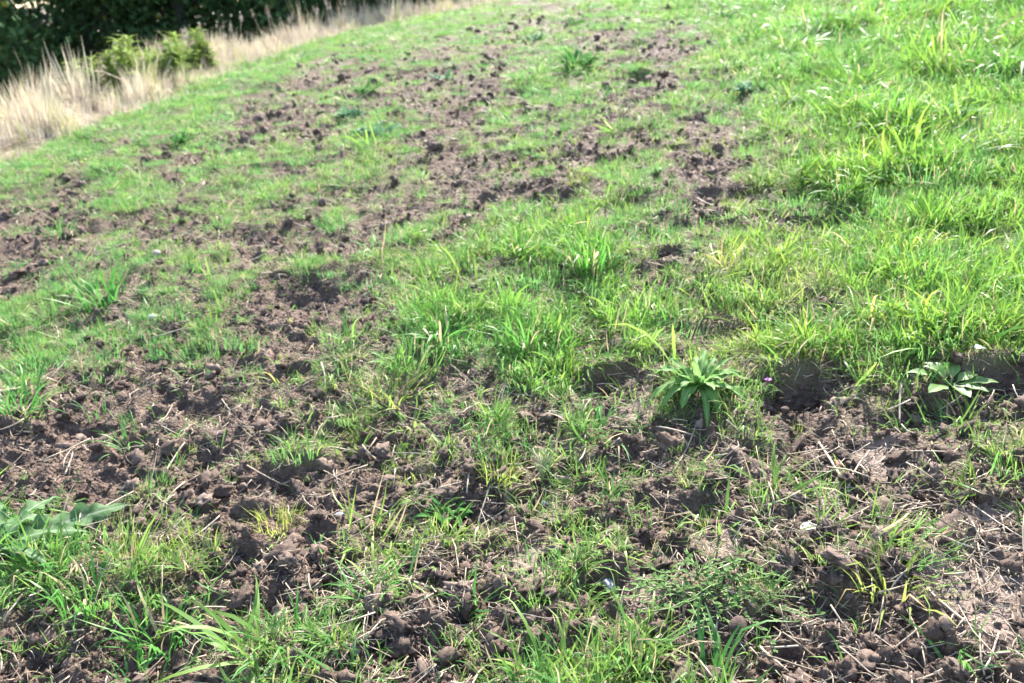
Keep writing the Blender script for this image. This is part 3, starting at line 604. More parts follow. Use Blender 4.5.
def mat_plain(name, c0, c1, rough=.7, scale=20, bump=.3):
    k = NT(name)
    tc = k.n("ShaderNodeTexCoord")
    n = k.noise(scale, 6, .65, tc.outputs['Object'])
    c = k.mix(n, c0, c1)
    b = k.n("ShaderNodeBump", ins={'Strength': bump, 'Distance': .01, 'Height': n})
    p = k.n("ShaderNodeBsdfPrincipled", ins={'Base Color': c, 'Roughness': rough, 'Normal': b.outputs[0]})
    return k.done(p.outputs[0])
M_bark = mat_plain("bark", (.03, .025, .02), (.08, .065, .05), .9, 9, .8)
M_st = {'white': mat_plain("white_stone", (.26, .25, .22), (.40, .38, .35), .6),
        'grey': mat_plain("grey_stone", (.13, .14, .16), (.26, .27, .30), .9),
        'pale': mat_plain("pale_stone", (.17, .14, .115), (.30, .25, .21), .7),
        'orange': mat_plain("orange_clay", (.30, .13, .06), (.42, .22, .12), .8)}

# ------------------------------------------------------------------ ground sheet
fine_a = np.radians(np.arange(-58, 58.001, .22))
ang = np.concatenate([np.radians(np.arange(-180, -58.5, 4.0)), fine_a, np.radians(np.arange(60, 180.01, 4.0))])
rad = np.concatenate([[.02, .3, .6, .85], np.exp(np.arange(math.log(1.0), math.log(11.0), .0033)),
                      np.exp(np.arange(math.log(11.0), math.log(34.0), .012)), np.geomspace(34.5, 420, 26)])
RR, AA = np.meshgrid(rad, ang, indexing='ij')
X = (RR * np.sin(AA)).ravel(); Y = (RR * np.cos(AA)).ravel()
cvg = cover(X, Y)
Z = base_z(X, Y) + relief(X, Y, cvg)
nr, na = RR.shape
ii = np.arange(nr * na).reshape(nr, na)
q = np.stack([ii[:-1, :-1], ii[:-1, 1:], ii[1:, 1:], ii[1:, :-1]], -1).reshape(-1, 4)[:, ::-1]
me = mesh_np("ground", np.stack([X, Y, Z], 1), q.ravel(), np.full(len(q), 4), [M_soil])
add_attr(me, "cover", cvg); add_attr(me, "smoothness", smoothness(X, Y)); add_attr(me, "beyond", sstep(2.5, 6, beyond(X, Y)))
GROUND = tag(link("ground", me), kind='structure')
if me.polygons[5000].normal.z < 0: me.flip_normals()

# ------------------------------------------------------------------ grass tuft prototypes
def blade_rows(base, az, length, width, lean, droop, nseg=4, twist=0.0, drift=0.0, kink=0.0):
    """one blade as a bent tapering strip; returns (2*(nseg+1),3)"""
    d = np.array([math.sin(az), math.cos(az), 0.0]); s0 = np.array([math.cos(az), -math.sin(az), 0.0])
    p = np.array(base, float); th = lean; pts = []
    for i in range(nseg + 1):
        t = i / nseg
        az2 = az + drift * t
        d = np.array([math.sin(az2), math.cos(az2), 0.0]); s0 = np.array([math.cos(az2), -math.sin(az2), 0.0])
        if kink and i == nseg - 2: th += kink
        wd = width * .5 * (1 - t) ** .55 * (.75 + .5 * min(t * 3, 1)) if i < nseg else width * .03
        tw = twist * t
        dirv = d * math.sin(th) + np.array([0, 0, 1.0]) * math.cos(th)
        nrm = d * math.cos(th) - np.array([0, 0, 1.0]) * math.sin(th)
        s = s0 * math.cos(tw) + nrm * math.sin(tw)
        pts.append(p - s * wd); pts.append(p + s * wd)
        p = p + dirv * length / nseg
        th = min(th + droop / nseg * (.5 + t), 2.4)
    return pts
def tuft_mesh(name, n, R, rs, kind, mats, deadp=.06, wid=.045, hue=0.0, nseg=4):
    V = []; Fc = []; B = []
    for b in range(n):
        az = R.uniform(0, 2 * math.pi); rr = rs * math.sqrt(R.random())
        L = R.uniform(.55, 1.25)
        if kind == 'up': lean, droop = abs(R.gauss(.1, .5)), R.uniform(.4, 2.0)
        elif kind == 'wide': lean, droop = R.uniform(.25, 1.3), R.uniform(.6, 2.0)
        elif kind == 'arch': lean, droop = R.uniform(.3, .8), R.uniform(1.0, 2.0)
        elif kind == 'flat': lean, droop = R.uniform(1.0, 1.4), R.uniform(.1, .4)
        elif kind == 'fine': lean, droop = R.uniform(.0, .8), R.uniform(.1, .9); L *= .8
        elif kind == 'litter': lean, droop = R.uniform(1.05, 1.5), R.uniform(.0, .35)
        elif kind == 'dry': lean, droop = abs(R.gauss(0, .13)), R.uniform(.0, .35)
        a2 = az + R.gauss(0, .6)
        w = wid * R.uniform(.6, 1.35)
        z0 = .02 if kind in ('litter', 'flat') else -.04
        rows = blade_rows((rr * math.sin(az), rr * math.cos(az), z0), a2, L, w, lean, droop, nseg, R.uniform(-.9, .9), R.gauss(0, .55), (R.uniform(.6, 1.5) if R.random() < .24 and kind != 'dry' else 0.0))
        o = len(V); V += rows
        hr = min(max(R.random() + hue, 0), 1); dead = 1.0 if R.random() < deadp else 0.0
        for i in range(nseg + 1): B += [(hr, i / nseg, dead, 1)] * 2
        for i in range(nseg): Fc.append((o + 2 * i, o + 2 * i + 1, o + 2 * i + 3, o + 2 * i + 2))
    Fc = np.array(Fc)
    me = mesh_np(name, V, Fc.ravel(), np.full(len(Fc), 4), mats)
    add_attr(me, "blade", B, 'FLOAT_COLOR')
    return me

def proto(coll, name, me):
    o = bpy.data.objects.new(name, me); coll.objects.link(o)
def scatter(name, protos, P, rot, scl, idx, extra=None, kind='stuff', label=None, cat=None):
    me = bpy.data.meshes.new(name)
    me.vertices.add(len(P)); me.vertices.foreach_set("co", np.asarray(P, np.float32).ravel()); me.update()
    add_attr(me, "rot", rot, 'FLOAT_VECTOR'); add_attr(me, "scl", scl, 'FLOAT_VECTOR'); add_attr(me, "idx", idx, 'INT')
    for k, v in (extra or {}).items(): add_attr(me, k, v)
    o = link(name, me)
    ng = bpy.data.node_groups.new(name + "_scatter", 'GeometryNodeTree')
    ng.interface.new_socket("Geometry", in_out='INPUT', socket_type='NodeSocketGeometry')
    ng.interface.new_socket("Geometry", in_out='OUTPUT', socket_type='NodeSocketGeometry')
    gi = ng.nodes.new("NodeGroupInput"); go = ng.nodes.new("NodeGroupOutput")
    ip = ng.nodes.new("GeometryNodeInstanceOnPoints")
    ci = ng.nodes.new("GeometryNodeCollectionInfo")
    ci.inputs['Collection'].default_value = protos
    ci.inputs['Separate Children'].default_value = True; ci.inputs['Reset Children'].default_value = True
    def na(nm, ty):
        n = ng.nodes.new("GeometryNodeInputNamedAttribute"); n.data_type = ty; n.inputs['Name'].default_value = nm
        return [s for s in n.outputs if s.enabled][0]
    L = ng.links.new
    L(gi.outputs[0], ip.inputs['Points']); L(ci.outputs[0], ip.inputs['Instance'])
    ip.inputs['Pick Instance'].default_value = True
    L(na("idx", 'INT'), ip.inputs['Instance Index']); L(na("rot", 'FLOAT_VECTOR'), ip.inputs['Rotation']); L(na("scl", 'FLOAT_VECTOR'), ip.inputs['Scale'])
    L(ip.outputs[0], go.inputs[0])
    md = o.modifiers.new("scatter", 'NODES'); md.node_group = ng
    return tag(o, label, cat, kind=kind)

R = random.Random(3)
C_grass = bpy.data.collections.new("grass_shapes")
for i in range(8): proto(C_grass, f"g{len(C_grass.objects):02d}", tuft_mesh("tuft", 16, R, .30, 'wide', [M_grass], .09, .046))        # 0-7 sparse
for i in range(6): proto(C_grass, f"g{len(C_grass.objects):02d}", tuft_mesh("tuft", 6, R, .15, 'wide', [M_grass], .12, .052))         # 8-13 few blades
for i in range(6): proto(C_grass, f"g{len(C_grass.objects):02d}", tuft_mesh("tuft", 30, R, .45, 'fine', [M_grass], .10, .028, .1, 3)) # 14-19 fine
for i in range(8): proto(C_grass, f"g{len(C_grass.objects):02d}", tuft_mesh("tuft", 30, R, .42, ('up', 'wide')[i % 2], [M_lush], .05, .042)) # 20-27 lush
for i in range(4): proto(C_grass, f"g{len(C_grass.objects):02d}", tuft_mesh("tuft", 22, R, .5, 'arch', [M_lush], .08, .040))         # 28-31 lush arching
for i in range(4): proto(C_grass, f"g{len(C_grass.objects):02d}", tuft_mesh("tuft", 12, R, .5, 'litter', [M_dry], .5, .03, 0, 3))    # 32-35 dead litter

def polar_points(n, r0, r1, power, a0=-58, a1=58):
    """points with density falling as r**-power per area"""
    u = rng.random(n)
    e = 2 - power
    r = (r0 ** e + u * (r1 ** e - r0 ** e)) ** (1 / e) if abs(e) > 1e-6 else r0 * (r1 / r0) ** u
    a = np.radians(rng.uniform(a0, a1, n))
    return r * np.sin(a), r * np.cos(a), r

# --- grass
x, y, r = polar_points(155000, 1.0, 27.0, 1.25)
cv = cover(x, y); pc = sample_plan(COVER, x, y); hh = sample_plan(HEIGHT, x, y); ye = sample_plan(YELLOW, x, y)
bey = beyond(x, y)
clear = np.zeros(len(x), bool)
for (cx_, cy_), cr_ in ((SPOT['ROSETTE'], .06), (SPOT['LOBED'], .10), (SPOT['BROAD'], .04), (SPOT['TRAIL'], .09)):
    clear |= (x - cx_) ** 2 + ((y - cy_) * .8) ** 2 < cr_ * cr_
lush = sstep(.70, .95, pc) * sstep(.06, .09, hh)
keep = ~clear & (rng.random(len(x)) < cv * (.33 + .36 * lush) + (.17 + .13 * sstep(2.2, 3.6, r)) * np.clip(pc * 2.4 - .22, 0, 1)) & (bey < .35)
x, y, r, cv, pc, hh, ye, bey = [v[keep] for v in (x, y, r, cv, pc, hh, ye, bey)]
lush = sstep(.70, .95, pc) * sstep(.06, .09, hh)
u = rng.random(len(x))
idx = np.where(rng.random(len(x)) < lush, rng.integers(20, 32, len(x)),
      np.where(u < .30 + .2 * cv, rng.integers(0, 8, len(x)), np.where(u < .74, rng.integers(8, 14, len(x)), np.where(u < .93, rng.integers(14, 20, len(x)), rng.integers(32, 36, len(x))))))
hole = (perlin(x / .25, y / .25, 61) < -.30) & (lush > .3) & (r < 9)
size = hh * np.where(hole, .45, 1.0) * (1 - .10 * lush) * (1 + lush * np.clip(1.1 * perlin(x / .45, y / .45, 62), -.45, .35)) * rng.lognormal(0, .34, len(x)) * (.50 + .14 * sstep(2.5, 5, r) + .30 * cv + .08 * sstep(.7, .95, pc))
size = np.clip(size, .025, .24)
widen = np.clip(r / 5.0, 1, 2.6) ** .8
scl = np.stack([size * widen, size * widen, size], 1)
rot = np.stack([rng.normal(0, .34, len(x)), rng.normal(0, .34, len(x)), rng.uniform(0, 6.28, len(x))], 1)
yv = np.clip(ye + rng.normal(0, .17, len(x)) + perlin(x / .6, y / .6, 30) * .25, 0, 1)
dv = np.clip(.07 + .24 * (1 - cv) * rng.random(len(x)) - .08 * lush, 0, 1)
Z = ground(x, y) - .004
print("grass tufts", len(x))
scatter("grass", C_grass, np.stack([x, y, Z], 1), rot, scl, idx, {"yel": yv, "dead": dv},
        label="green and yellowing grass growing in patches over the torn field", cat="grass")

# --- short turf
C_turf = bpy.data.collections.new("turf_shapes")
for i in range(8):
    proto(C_turf, f"t{i:02d}", tuft_mesh("turf", 100, R, 1.9, ('fine', 'wide')[i % 2], [M_turf], .09, .062, .1, 3))
x, y, r = polar_points(54000, 1.0, 27.0, 1.0)
cv = cover(x, y); hh = sample_plan(HEIGHT, x, y); ye = sample_plan(YELLOW, x, y)
far = sstep(2.2, 5.0, r)
keep = (rng.random(len(x)) < cv * (.08 + .46 * far) * np.where(hh > .105, .6, 1)) & (beyond(x, y) < .15)
x, y, r, cv, hh, ye = [v[keep] for v in (x, y, r, cv, hh, ye)]
n = len(x); print("turf", n)
s = (.036 + .022 * rng.random(n)) * np.clip(hh / .07, .8, 1.4)
wd = np.clip(r / 5.0, 1, 1.8)
scatter("short_turf", C_turf, np.stack([x, y, ground(x, y) - .004], 1), np.stack([rng.normal(0, .15, n), rng.normal(0, .15, n), rng.uniform(0, 6.28, n)], 1),
        np.stack([s * wd * .85, s * wd * .85, s * rng.uniform(.8, 1.7, n)], 1), rng.integers(0, 8, n),
        {"yel": np.clip(ye * .8 + rng.normal(0, .15, n) + perlin(x / .6, y / .6, 30) * .25, 0, 1), "dead": rng.random(n) * .11},
        label="short green turf covering the ground between the bare patches", cat="turf")

# --- clods and crumbs
def clod_mesh(name, R, sub=2, rough=.35):
    import bmesh
    bm = bmesh.new()
    bmesh.ops.create_icosphere(bm, subdivisions=sub, radius=1)
    from mathutils import noise
    off = Vector((R.uniform(-50, 50), R.uniform(-50, 50), R.uniform(-50, 50)))
    ax = (R.uniform(.75, 1.3), R.uniform(.7, 1.1), R.uniform(.5, .85))
    for v in bm.verts:
        c = v.co.copy()
        dd = 1 + rough * 1.3 * noise.noise(c * 1.3 + off) + rough * 1.0 * noise.noise(c * 3.3 + off) + rough * .8 * noise.noise(c * 7.3 + off)
        v.co = Vector((c.x * ax[0], c.y * ax[1], c.z * ax[2])) * dd
    me = bpy.data.meshes.new(name); bm.to_mesh(me); bm.free()
    me.materials.append(M_clod)
    me.polygons.foreach_set("use_smooth", np.ones(len(me.polygons), bool))
    return me
C_clod = bpy.data.collections.new("clod_shapes")
clods = [clod_mesh("clod_shape", R, 3 if i < 8 else 2, .55) for i in range(14)]
for i, m in enumerate(clods): proto(C_clod, f"c{i:02d}", m)
x, y, r = polar_points(150000, 1.0, 15.0, 1.6)
cv = cover(x, y); sm = smoothness(x, y)
gap = perlin(x / .3, y / .3, 40)
keep = (rng.random(len(x)) < (1 - cv) * np.clip(.75 + gap, .2, 1) * (1 - .75 * sm)) & (beyond(x, y) < -.3)
x, y, r, cv = [v[keep] for v in (x, y, r, cv)]
sz = np.clip(.0030 * rng.pareto(2.0, len(x)) + .0026, 0, .022) * np.clip(r / 4.5, 1, 1.7)
zz = ground(x, y)
order = np.argsort(-sz * np.where((r > 1.6) & (np.abs(np.arctan2(x, y)) < .52), 1, .01) / r)
big = set(order[:240].tolist())
rest = np.array([i not in big for i in range(len(x))])
n = int(rest.sum()); print("crumbs", n)
s3 = sz[rest][:, None] * rng.uniform(.7, 1.3, (n, 3))
scatter("soil_crumbs", C_clod, np.stack([x[rest], y[rest], zz[rest] + sz[rest] * .25], 1), rng.uniform(0, 6.28, (n, 3)), s3, rng.integers(0, 14, n),
        label="crumbs of dark brown soil strewn over the torn bare patches", cat="soil")
for i in order[:240]:
    o = link("soil_clod", clods[int(rng.integers(0, 8))], GROUND, (x[i], y[i], zz[i] + sz[i] * .2))
    s = sz[i] * 1.15
    o.scale = (s * rng.uniform(.8, 1.3), s * rng.uniform(.8, 1.3), s * rng.uniform(.7, 1.0)); o.rotation_euler = rng.uniform(-.7, .7, 3) + np.array([0, 0, rng.uniform(0, 6)])

# --- straw litter
def tube(path, radii, ns=5):
    V = []; F = []
    path = [Vector(p) for p in path]
    for i, p in enumerate(path):
        t = (path[min(i + 1, len(path) - 1)] - path[max(i - 1, 0)]).normalized()
        a = t.orthogonal().normalized(); b = t.cross(a)
        for j in range(ns):
            an = 2 * math.pi * j / ns
            V.append(p + (a * math.cos(an) + b * math.sin(an)) * radii[i])
    for i in range(len(path) - 1):
        for j in range(ns):
            k = (j + 1) % ns
            F.append((i * ns + j, i * ns + k, (i + 1) * ns + k, (i + 1) * ns + j))
    F.append(tuple(range(ns))[::-1]); F.append(tuple((len(path) - 1) * ns + j for j in range(ns)))
    return V, F
def mesh_py(name, V, F, mats, smooth=True):
    me = bpy.data.meshes.new(name); me.from_pydata([tuple(v) for v in V], [], F); me.update()
    if smooth: me.polygons.foreach_set("use_smooth", np.ones(len(me.polygons), bool))
    for m in mats: me.materials.append(m)
    return me
C_straw = bpy.data.collections.new("straw_shapes")
for i in range(10):
    n = 4; p = []; bend = R.uniform(-.25, .25); kink = R.choice([0, 0, .25])
    for k in range(n + 1):
        t = k / n - .5
        p.append((t, bend * (t * t - .25) + (kink * max(t, 0)), R.uniform(-.012, .012) + .06 * R.uniform(0, 1) * abs(t)))
    wr = R.uniform(.007, .018)
    V, F = tube(p, [wr * (1 - .3 * k / n) for k in range(n + 1)], 4)
    proto(C_straw, f"s{i:02d}", mesh_py("straw_shape", V, F, [M_straw if i < 6 else M_pale]))
x, y, r = polar_points(175000, 1.0, 11.0, 1.6)
cv = cover(x, y); a = np.arctan2(x, y)
dens = (.28 + .5 * (1 - cv)) * np.clip(.75 + 1.2 * perlin(x / .5, y / .5, 41), .15, 1.6)
dens = dens * (1 + 1.2 * sstep(.1, .5, a) * sstep(3.2, 2.2, r)) * .62
keep = (rng.random(len(x)) < dens) & (beyond(x, y) < -.2)
x, y, r = x[keep], y[keep], r[keep]
n = len(x); print("straws", n)
ln = np.clip(rng.lognormal(math.log(.026), .70, n), .008, .17)
th = 2.6 * ln ** .45 * .042 ** .55 * np.clip(r / 4, 1, 1.8) * rng.uniform(.35, 1.05, n)
rot = np.stack([rng.uniform(0, 6.28, n), rng.normal(.0, .30, n), rng.uniform(0, 6.28, n)], 1)
scatter("straw_litter", C_straw, np.stack([x, y, ground(x, y) + .008 + ln * .06], 1), rot, np.stack([ln, th, th], 1), rng.integers(0, 10, n),
        label="dead straw and root bits strewn over the soil", cat="straw")

# ------------------------------------------------------------------ single grass tufts that stand out
for (tx, ty, h, nb, kind, yl, lab) in TUFTS:
    rs = .48 if kind != 'fine' else .6
    if kind == 'fine': nb = nb * 3
    elif nb > 12: nb = int(nb * 1.3)
    m = tuft_mesh("grass_tuft", nb + (10 if nb > 20 else 0), R, rs if nb > 12 else .16, kind, [M_lush if nb > 30 else M_grass], .12, .042 if kind != 'fine' else .034, (yl - .3) * .9)
    if yl > .5:                                    # yellower blades for the yellowing clumps
        m.materials.clear(); m.materials.append(M_yellow)
    o = link("grass_tuft", m, None, (tx, ty, gz(tx, ty) - .004))
    hs = h * 1.12
    o.scale = (hs, hs, hs); o.rotation_euler = (R.uniform(-.1, .1), R.uniform(-.1, .1), 0)
    tag(o, lab, "grass tuft", "single grass tufts on the torn ground")

# ------------------------------------------------------------------ single stalks
for (x0, y0, x1, y1, rad_, lab) in STALKS:
    L = math.hypot(x1 - x0, y1 - y0); c = ((x0 + x1) / 2, (y0 + y1) / 2)
    z0, z1, zc = gz(x0, y0), gz(x1, y1), gz(*c)
    zc = max(zc, (z0 + z1) / 2 - .01)
    cz = gz(*c); pts = []; n = 7
    nx, ny = -(y1 - y0) / L, (x1 - x0) / L
    bw = R.uniform(-.05, .05) * L
    lift = max(0, max(gz(x0 + (x1 - x0) * k / 6, y0 + (y1 - y0) * k / 6) - (z0 + (z1 - z0) * k / 6) for k in range(7)))
    for k in range(n):
        t = k / (n - 1); w = 4 * t * (1 - t)
        pts.append((x0 + (x1 - x0) * t + nx * bw * w - c[0], y0 + (y1 - y0) * t + ny * bw * w - c[1], z0 + (z1 - z0) * t + lift * .7 + rad_ * 1.2 + R.uniform(-.001, .001) - cz))
    V, F = tube(pts, [rad_ * .62 * (1.1 - .35 * k / n) * (1.25 if k in (2, 4) else 1) for k in range(n)], 6)
    o = link("dry_stalk", mesh_py("dry_stalk", V, F, [M_pale if rad_ > .0035 else M_straw]), None, (c[0], c[1], cz))
    tag(o, lab, "stalk", "dead stalks lying on the ground")

# ------------------------------------------------------------------ stones
for (x, y, s, c, lab) in STONES:
    m = clod_mesh("stone", R, 3, .16); m.materials.clear(); m.materials.append(M_st[c])
    o = link("stone", m, None, (x, y, gz(x, y) + s * .18))
    o.scale = (s * .55, s * .5, s * .5); o.rotation_euler = (R.uniform(-.3, .3), R.uniform(-.3, .3), R.uniform(0, 6))
    tag(o, lab, "stone", "stones on the soil")

# ------------------------------------------------------------------ leaves
def leaf_blade(L, W, profile, arch=.5, lean=.5, nl=12, nw=4, wav=.0, fold=.25, seed=0, lobes=0):
    """leaf lying along +Y from the origin; returns verts, faces, vein weights"""
    rr = random.Random(seed); V = []; F = []; ve = []
    th = lean; p = np.array([0, 0.0, 0.0])
    ph = rr.uniform(0, 6)
    for i in range(nl + 1):
        t = i / nl
        w = W * .5 * profile(t)
        if lobes: w *= .5 + .5 * abs(math.sin(t * lobes * math.pi + .3)) ** .7
        for j in range(-nw, nw + 1):
            s = j / nw
            zz = abs(s) * w * fold + wav * w * math.sin(t * 17 + ph + (2 if s > 0 else 0)) * abs(s) ** 2
            V.append((s * w, p[1] - zz * math.sin(th) * .7, p[2] + zz * math.cos(th)))
            side = abs(math.sin((t * 9 - abs(s) * .9) * math.pi)) ** 10
            ve.append(1.0 if j == 0 else .45 * side * (1 - abs(s) * .5))
        p = p + np.array([0, math.sin(math.pi / 2 - 0) * math.cos(th), math.sin(th)]) * L / nl
        th -= arch / nl * (1 + t)
    m = 2 * nw + 1
    for i in range(nl):
        for j in range(2 * nw):
            F.append((i * m + j, i * m + j + 1, (i + 1) * m + j + 1, (i + 1) * m + j))
    return V, F, ve
def leaf_obj(name, parent, mat, az, loc, *a, **k):
    V, F, ve = leaf_blade(*a, **k)
    me = mesh_py(name, V, F, [mat]); add_attr(me, "vein", ve)
    o = link(name, me, parent, loc); o.rotation_euler = (0, 0, -az)
    return o
lance = lambda t: (t + .06) ** .6 * max(1 - t, 0) ** .75 * 1.85
ovate = lambda t: min(1, max(0, math.sin(math.pi * min(1, (t * .93 + .07)) ** .85)) * 1.02)
def stalked(t): return .12 if t < .25 else ovate((t - .25) / .75)

# broad-leaved rosette right of the centre
x, y = SPOT['ROSETTE']
e = tag(empty("leafy_rosette", (x, y, gz(x, y) + .015)), "large pale green rosette of long leaves left of the dark hole", "weed")
for i in range(34):
    az = i * 2.399 + .3
    up = i < 18
    L = R.uniform(.09, .15) if up else R.uniform(.13, .20)
    leaf_obj("leaf", e, M_rosette, az, (.012 * math.sin(az), .012 * math.cos(az), .0), L, R.uniform(.024, .046), lance,
             arch=R.uniform(.4, .9) if up else R.uniform(.9, 1.3), lean=R.uniform(.6, 1.2) if up else R.uniform(.2, .55), wav=.4, fold=.35, seed=i)
# lobed thistle-like plant at the left
x, y = SPOT['LOBED']
e = tag(empty("lobed_weed", (x, y, gz(x, y) + .02)), "big grey-green weed with long lobed pale-veined leaves at the left edge", "weed")
for i, (az, L, W, lean) in enumerate([(.92, .34, .105, .22), (1.35, .24, .07, .45), (.35, .24, .07, .6), (2.0, .2, .06, .5), (-.4, .22, .07, .5), (-1.4, .26, .08, .4), (-2.3, .22, .07, .45), (2.9, .18, .06, .55), (.7, .17, .06, .95)]):
    lo = leaf_obj("leaf", e, M_lobed, az, (.01 * math.sin(az), .01 * math.cos(az), 0), L, W, lance, arch=lean * 1.3, lean=lean, nl=40, nw=6, wav=.5, fold=.12, seed=40 + i, lobes=7)
    if i == 0: lo.rotation_euler = (0, .55, -az)
# glossy broad-leaved plant at the right
x, y = SPOT['BROAD']
e = tag(empty("broad_leaf_weed", (x, y, gz(x, y) + .02)), "low weed with glossy oval leaves at the edge of the grass on the right", "weed")
for i, (az, L, W, lean) in enumerate([(-1.35, .12, .045, .55), (-.5, .10, .045, .8), (.4, .10, .04, .7), (1.2, .09, .04, .5), (2.3, .09, .04, .25), (-2.2, .11, .045, .2), (3.0, .08, .04, .1), (1.7, .12, .045, .3), (-.9, .09, .04, 1.0)]):
    leaf_obj("leaf", e, M_broad, az, (.008 * math.sin(az), .008 * math.cos(az), 0), L, W, stalked, arch=lean, lean=lean, wav=.1, fold=.3, seed=70 + i)
x, y = SPOT['WHITELEAF']
e = leaf_obj("upturned_leaf", None, M_white, 1.2, (x, y, gz(x, y) + .035), .042, .028, ovate, arch=.9, lean=.3, fold=.2, seed=5)
tag(e, "white upturned dead leaf resting on the glossy oval leaves at right", "leaf")
x, y = SPOT['PALELEAF']
tag(leaf_obj("upturned_leaf", None, M_white, 1.4, (x, y, gz(x, y) + .02), .05, .03, ovate, arch=.3, lean=.2, fold=.3, seed=6), "pale grey-white leaf above the trailing small-leaved plant", "leaf")
x, y = SPOT['REDLEAF']
tag(leaf_obj("fallen_leaf", None, M_red, 1.4, (x, y, gz(x, y) + .012), .03, .022, ovate, arch=.4, lean=.3, fold=.3, seed=7), "small dark red fallen leaf on soil at the left edge", "leaf")
# pink flower
x, y = SPOT['FLOWER']
e = tag(empty("pink_flower", (x, y, gz(x, y))), "single small pink flower on a thin stem right of the large rosette", "flower")
V, F = tube([(0, 0, -.01), (.004, 0, .025), (.0, -.004, .05)], [.0016, .0013, .001], 5)
link("stem", mesh_py("stem", V, F, [M_stem]), e)
for i in range(6):
    leaf_obj("petal", e, M_pink, i * 1.047, (0, -.004, .05), .014, .010, ovate, arch=.5, lean=.7, nl=5, nw=2, fold=.2, seed=i)
for i in range(4):
    leaf_obj("leaf", e, M_trail, i * 1.6 + .4, (.002, 0, .015), .035, .014, lance, arch=.6, lean=.6, nl=5, nw=2, seed=90 + i)
# fine seed stems
x, y = SPOT['SEED']
e = tag(empty("seed_stems", (x, y, gz(x, y))), "sheaf of thin pale green seed stems just below the centre", "seed stems")
for i in range(13):
    az = R.uniform(0, 6.28); l = R.uniform(.05, .10); sp = R.uniform(.1, .5)
    pts = [(math.sin(az) * sp * l * t * t, math.cos(az) * sp * l * t * t, l * t - .005) for t in (0, .25, .5, .75, 1)]
    V, F = tube(pts, [.0014, .0013, .0016, .0034, .0012], 5)
    link("stem", mesh_py("stem", V, F, [M_seed]), e)
# trailing plant
x, y = SPOT['TRAIL']
e = tag(empty("trailing_weed", (x, y, gz(x, y))), "trailing weed with many tiny dark green leaves spread over the soil at lower right", "weed")
g0 = gz(x, y)
for i in range(32):
    az = R.uniform(0, 6.28); L = R.uniform(.08, .21); n = 9; pts = []
    wob = R.uniform(-.6, .6); hgt = R.uniform(.015, .05)
    ox, oy = R.gauss(0, .03), R.gauss(0, .02)
    for k in range(n):
        t = k / (n - 1); aa = az + wob * t
        px, py = ox + math.sin(aa) * L * t * 1.1, oy + math.cos(aa) * L * t * .8
        pts.append((px, py, max(gz(x + px, y + py) - g0, -.03) + .008 + hgt * math.sin(min(t * 1.3, 1) * 2.4)))
    V, F = tube(pts, [.0013] * n, 4)
    st = link("stem", mesh_py("stem", V, F, [M_stem]), e)
    LV, LF = [], []
    for k in range(1, n):
        for s in range(2):
            a2 = R.uniform(0, 6.28); V, F, _ = leaf_blade(R.uniform(.010, .019), R.uniform(.006, .010), ovate, arch=.4, lean=R.uniform(.1, .8), nl=3, nw=1, fold=.25, seed=i * 50 + k)
            o0 = len(LV); ca, sa = math.cos(a2), math.sin(a2)
            for v in V: LV.append((pts[k][0] + v[0] * ca + v[1] * sa, pts[k][1] - v[0] * sa + v[1] * ca, pts[k][2] + v[2]))
            LF += [tuple(q_ + o0 for q_ in f) for f in F]
    tag(link("leaflets", mesh_py("leaflets", LV, LF, [M_trail]), st), kind='stuff')

# ------------------------------------------------------------------ leafy weeds on the slope
for wi, (x, y, rx, h, bl, lab) in enumerate(WEEDS):
    z0 = gz(x, y)
    e = tag(empty("leafy_weed", (x, y, z0)), lab, "weed", "leafy weeds scattered on the slope")
    mat = M_weed_b if bl > .5 else M_weed_g
    base_m = []
    for k in range(6):
        V, F, ve = leaf_blade(1, .30 if bl > .5 else .17, lance, arch=R.uniform(.5, 1.3), lean=R.uniform(.4, 1.2), nl=7, nw=2, wav=.35, fold=.3, seed=wi * 9 + k)
        base_m.append(mesh_py("leaf", V, F, [mat]))
    for k in range(44):
        az = k * 2.399; q1 = math.sqrt(R.random()) * rx * .75
        o = link("leaf", base_m[k % 6], e, (q1 * math.sin(az), q1 * .8 * math.cos(az), R.uniform(-.01, .25 * h)))
        s = 1.35 * (h * .45 + rx * .22) * R.uniform(.5, 1.15)
        o.scale = (s * 1.3, s, s); o.rotation_euler = (R.uniform(-.4, .4), R.uniform(-.4, .4), -az + R.gauss(0, .7))

# ------------------------------------------------------------------ dry verge beyond the field
C_dry = bpy.data.collections.new("dry_shapes")
for i in range(8):
    proto(C_dry, f"d{i:02d}", tuft_mesh("dry_tuft", 26, R, .22, 'dry' if i % 3 else 'wide', [M_dry], .2, .020, 0, 4))
def verge_points(n, d0, d1):
    seg = EA[1:-1]; ln = np.hypot(*(seg[1:] - seg[:-1]).T); cum = np.concatenate([[0], np.cumsum(ln)])
    w = rng.random(n) * cum[-1]; k = np.clip(np.searchsorted(cum, w) - 1, 0, len(ln) - 1); t = (w - cum[k]) / ln[k]
    p = seg[k] + (seg[k + 1] - seg[k]) * t[:, None]; d = (seg[k + 1] - seg[k]) / ln[k][:, None]
    nn = np.stack([-d[:, 1], d[:, 0]], 1)
    off = d0 + (d1 - d0) * rng.random(n) ** 1.2
    return p + nn * off[:, None], off
p, off = verge_points(9000, -.05, 4.2)
x, y = p[:, 0], p[:, 1]
bb = beyond(x, y); keep = (bb > -.1) & (rng.random(len(x)) < np.clip(.55 + .9 * perlin(x / .7, y / .7, 50), .1, 1))
x, y, bb = x[keep], y[keep], bb[keep]; n = len(x); print("dry", n)
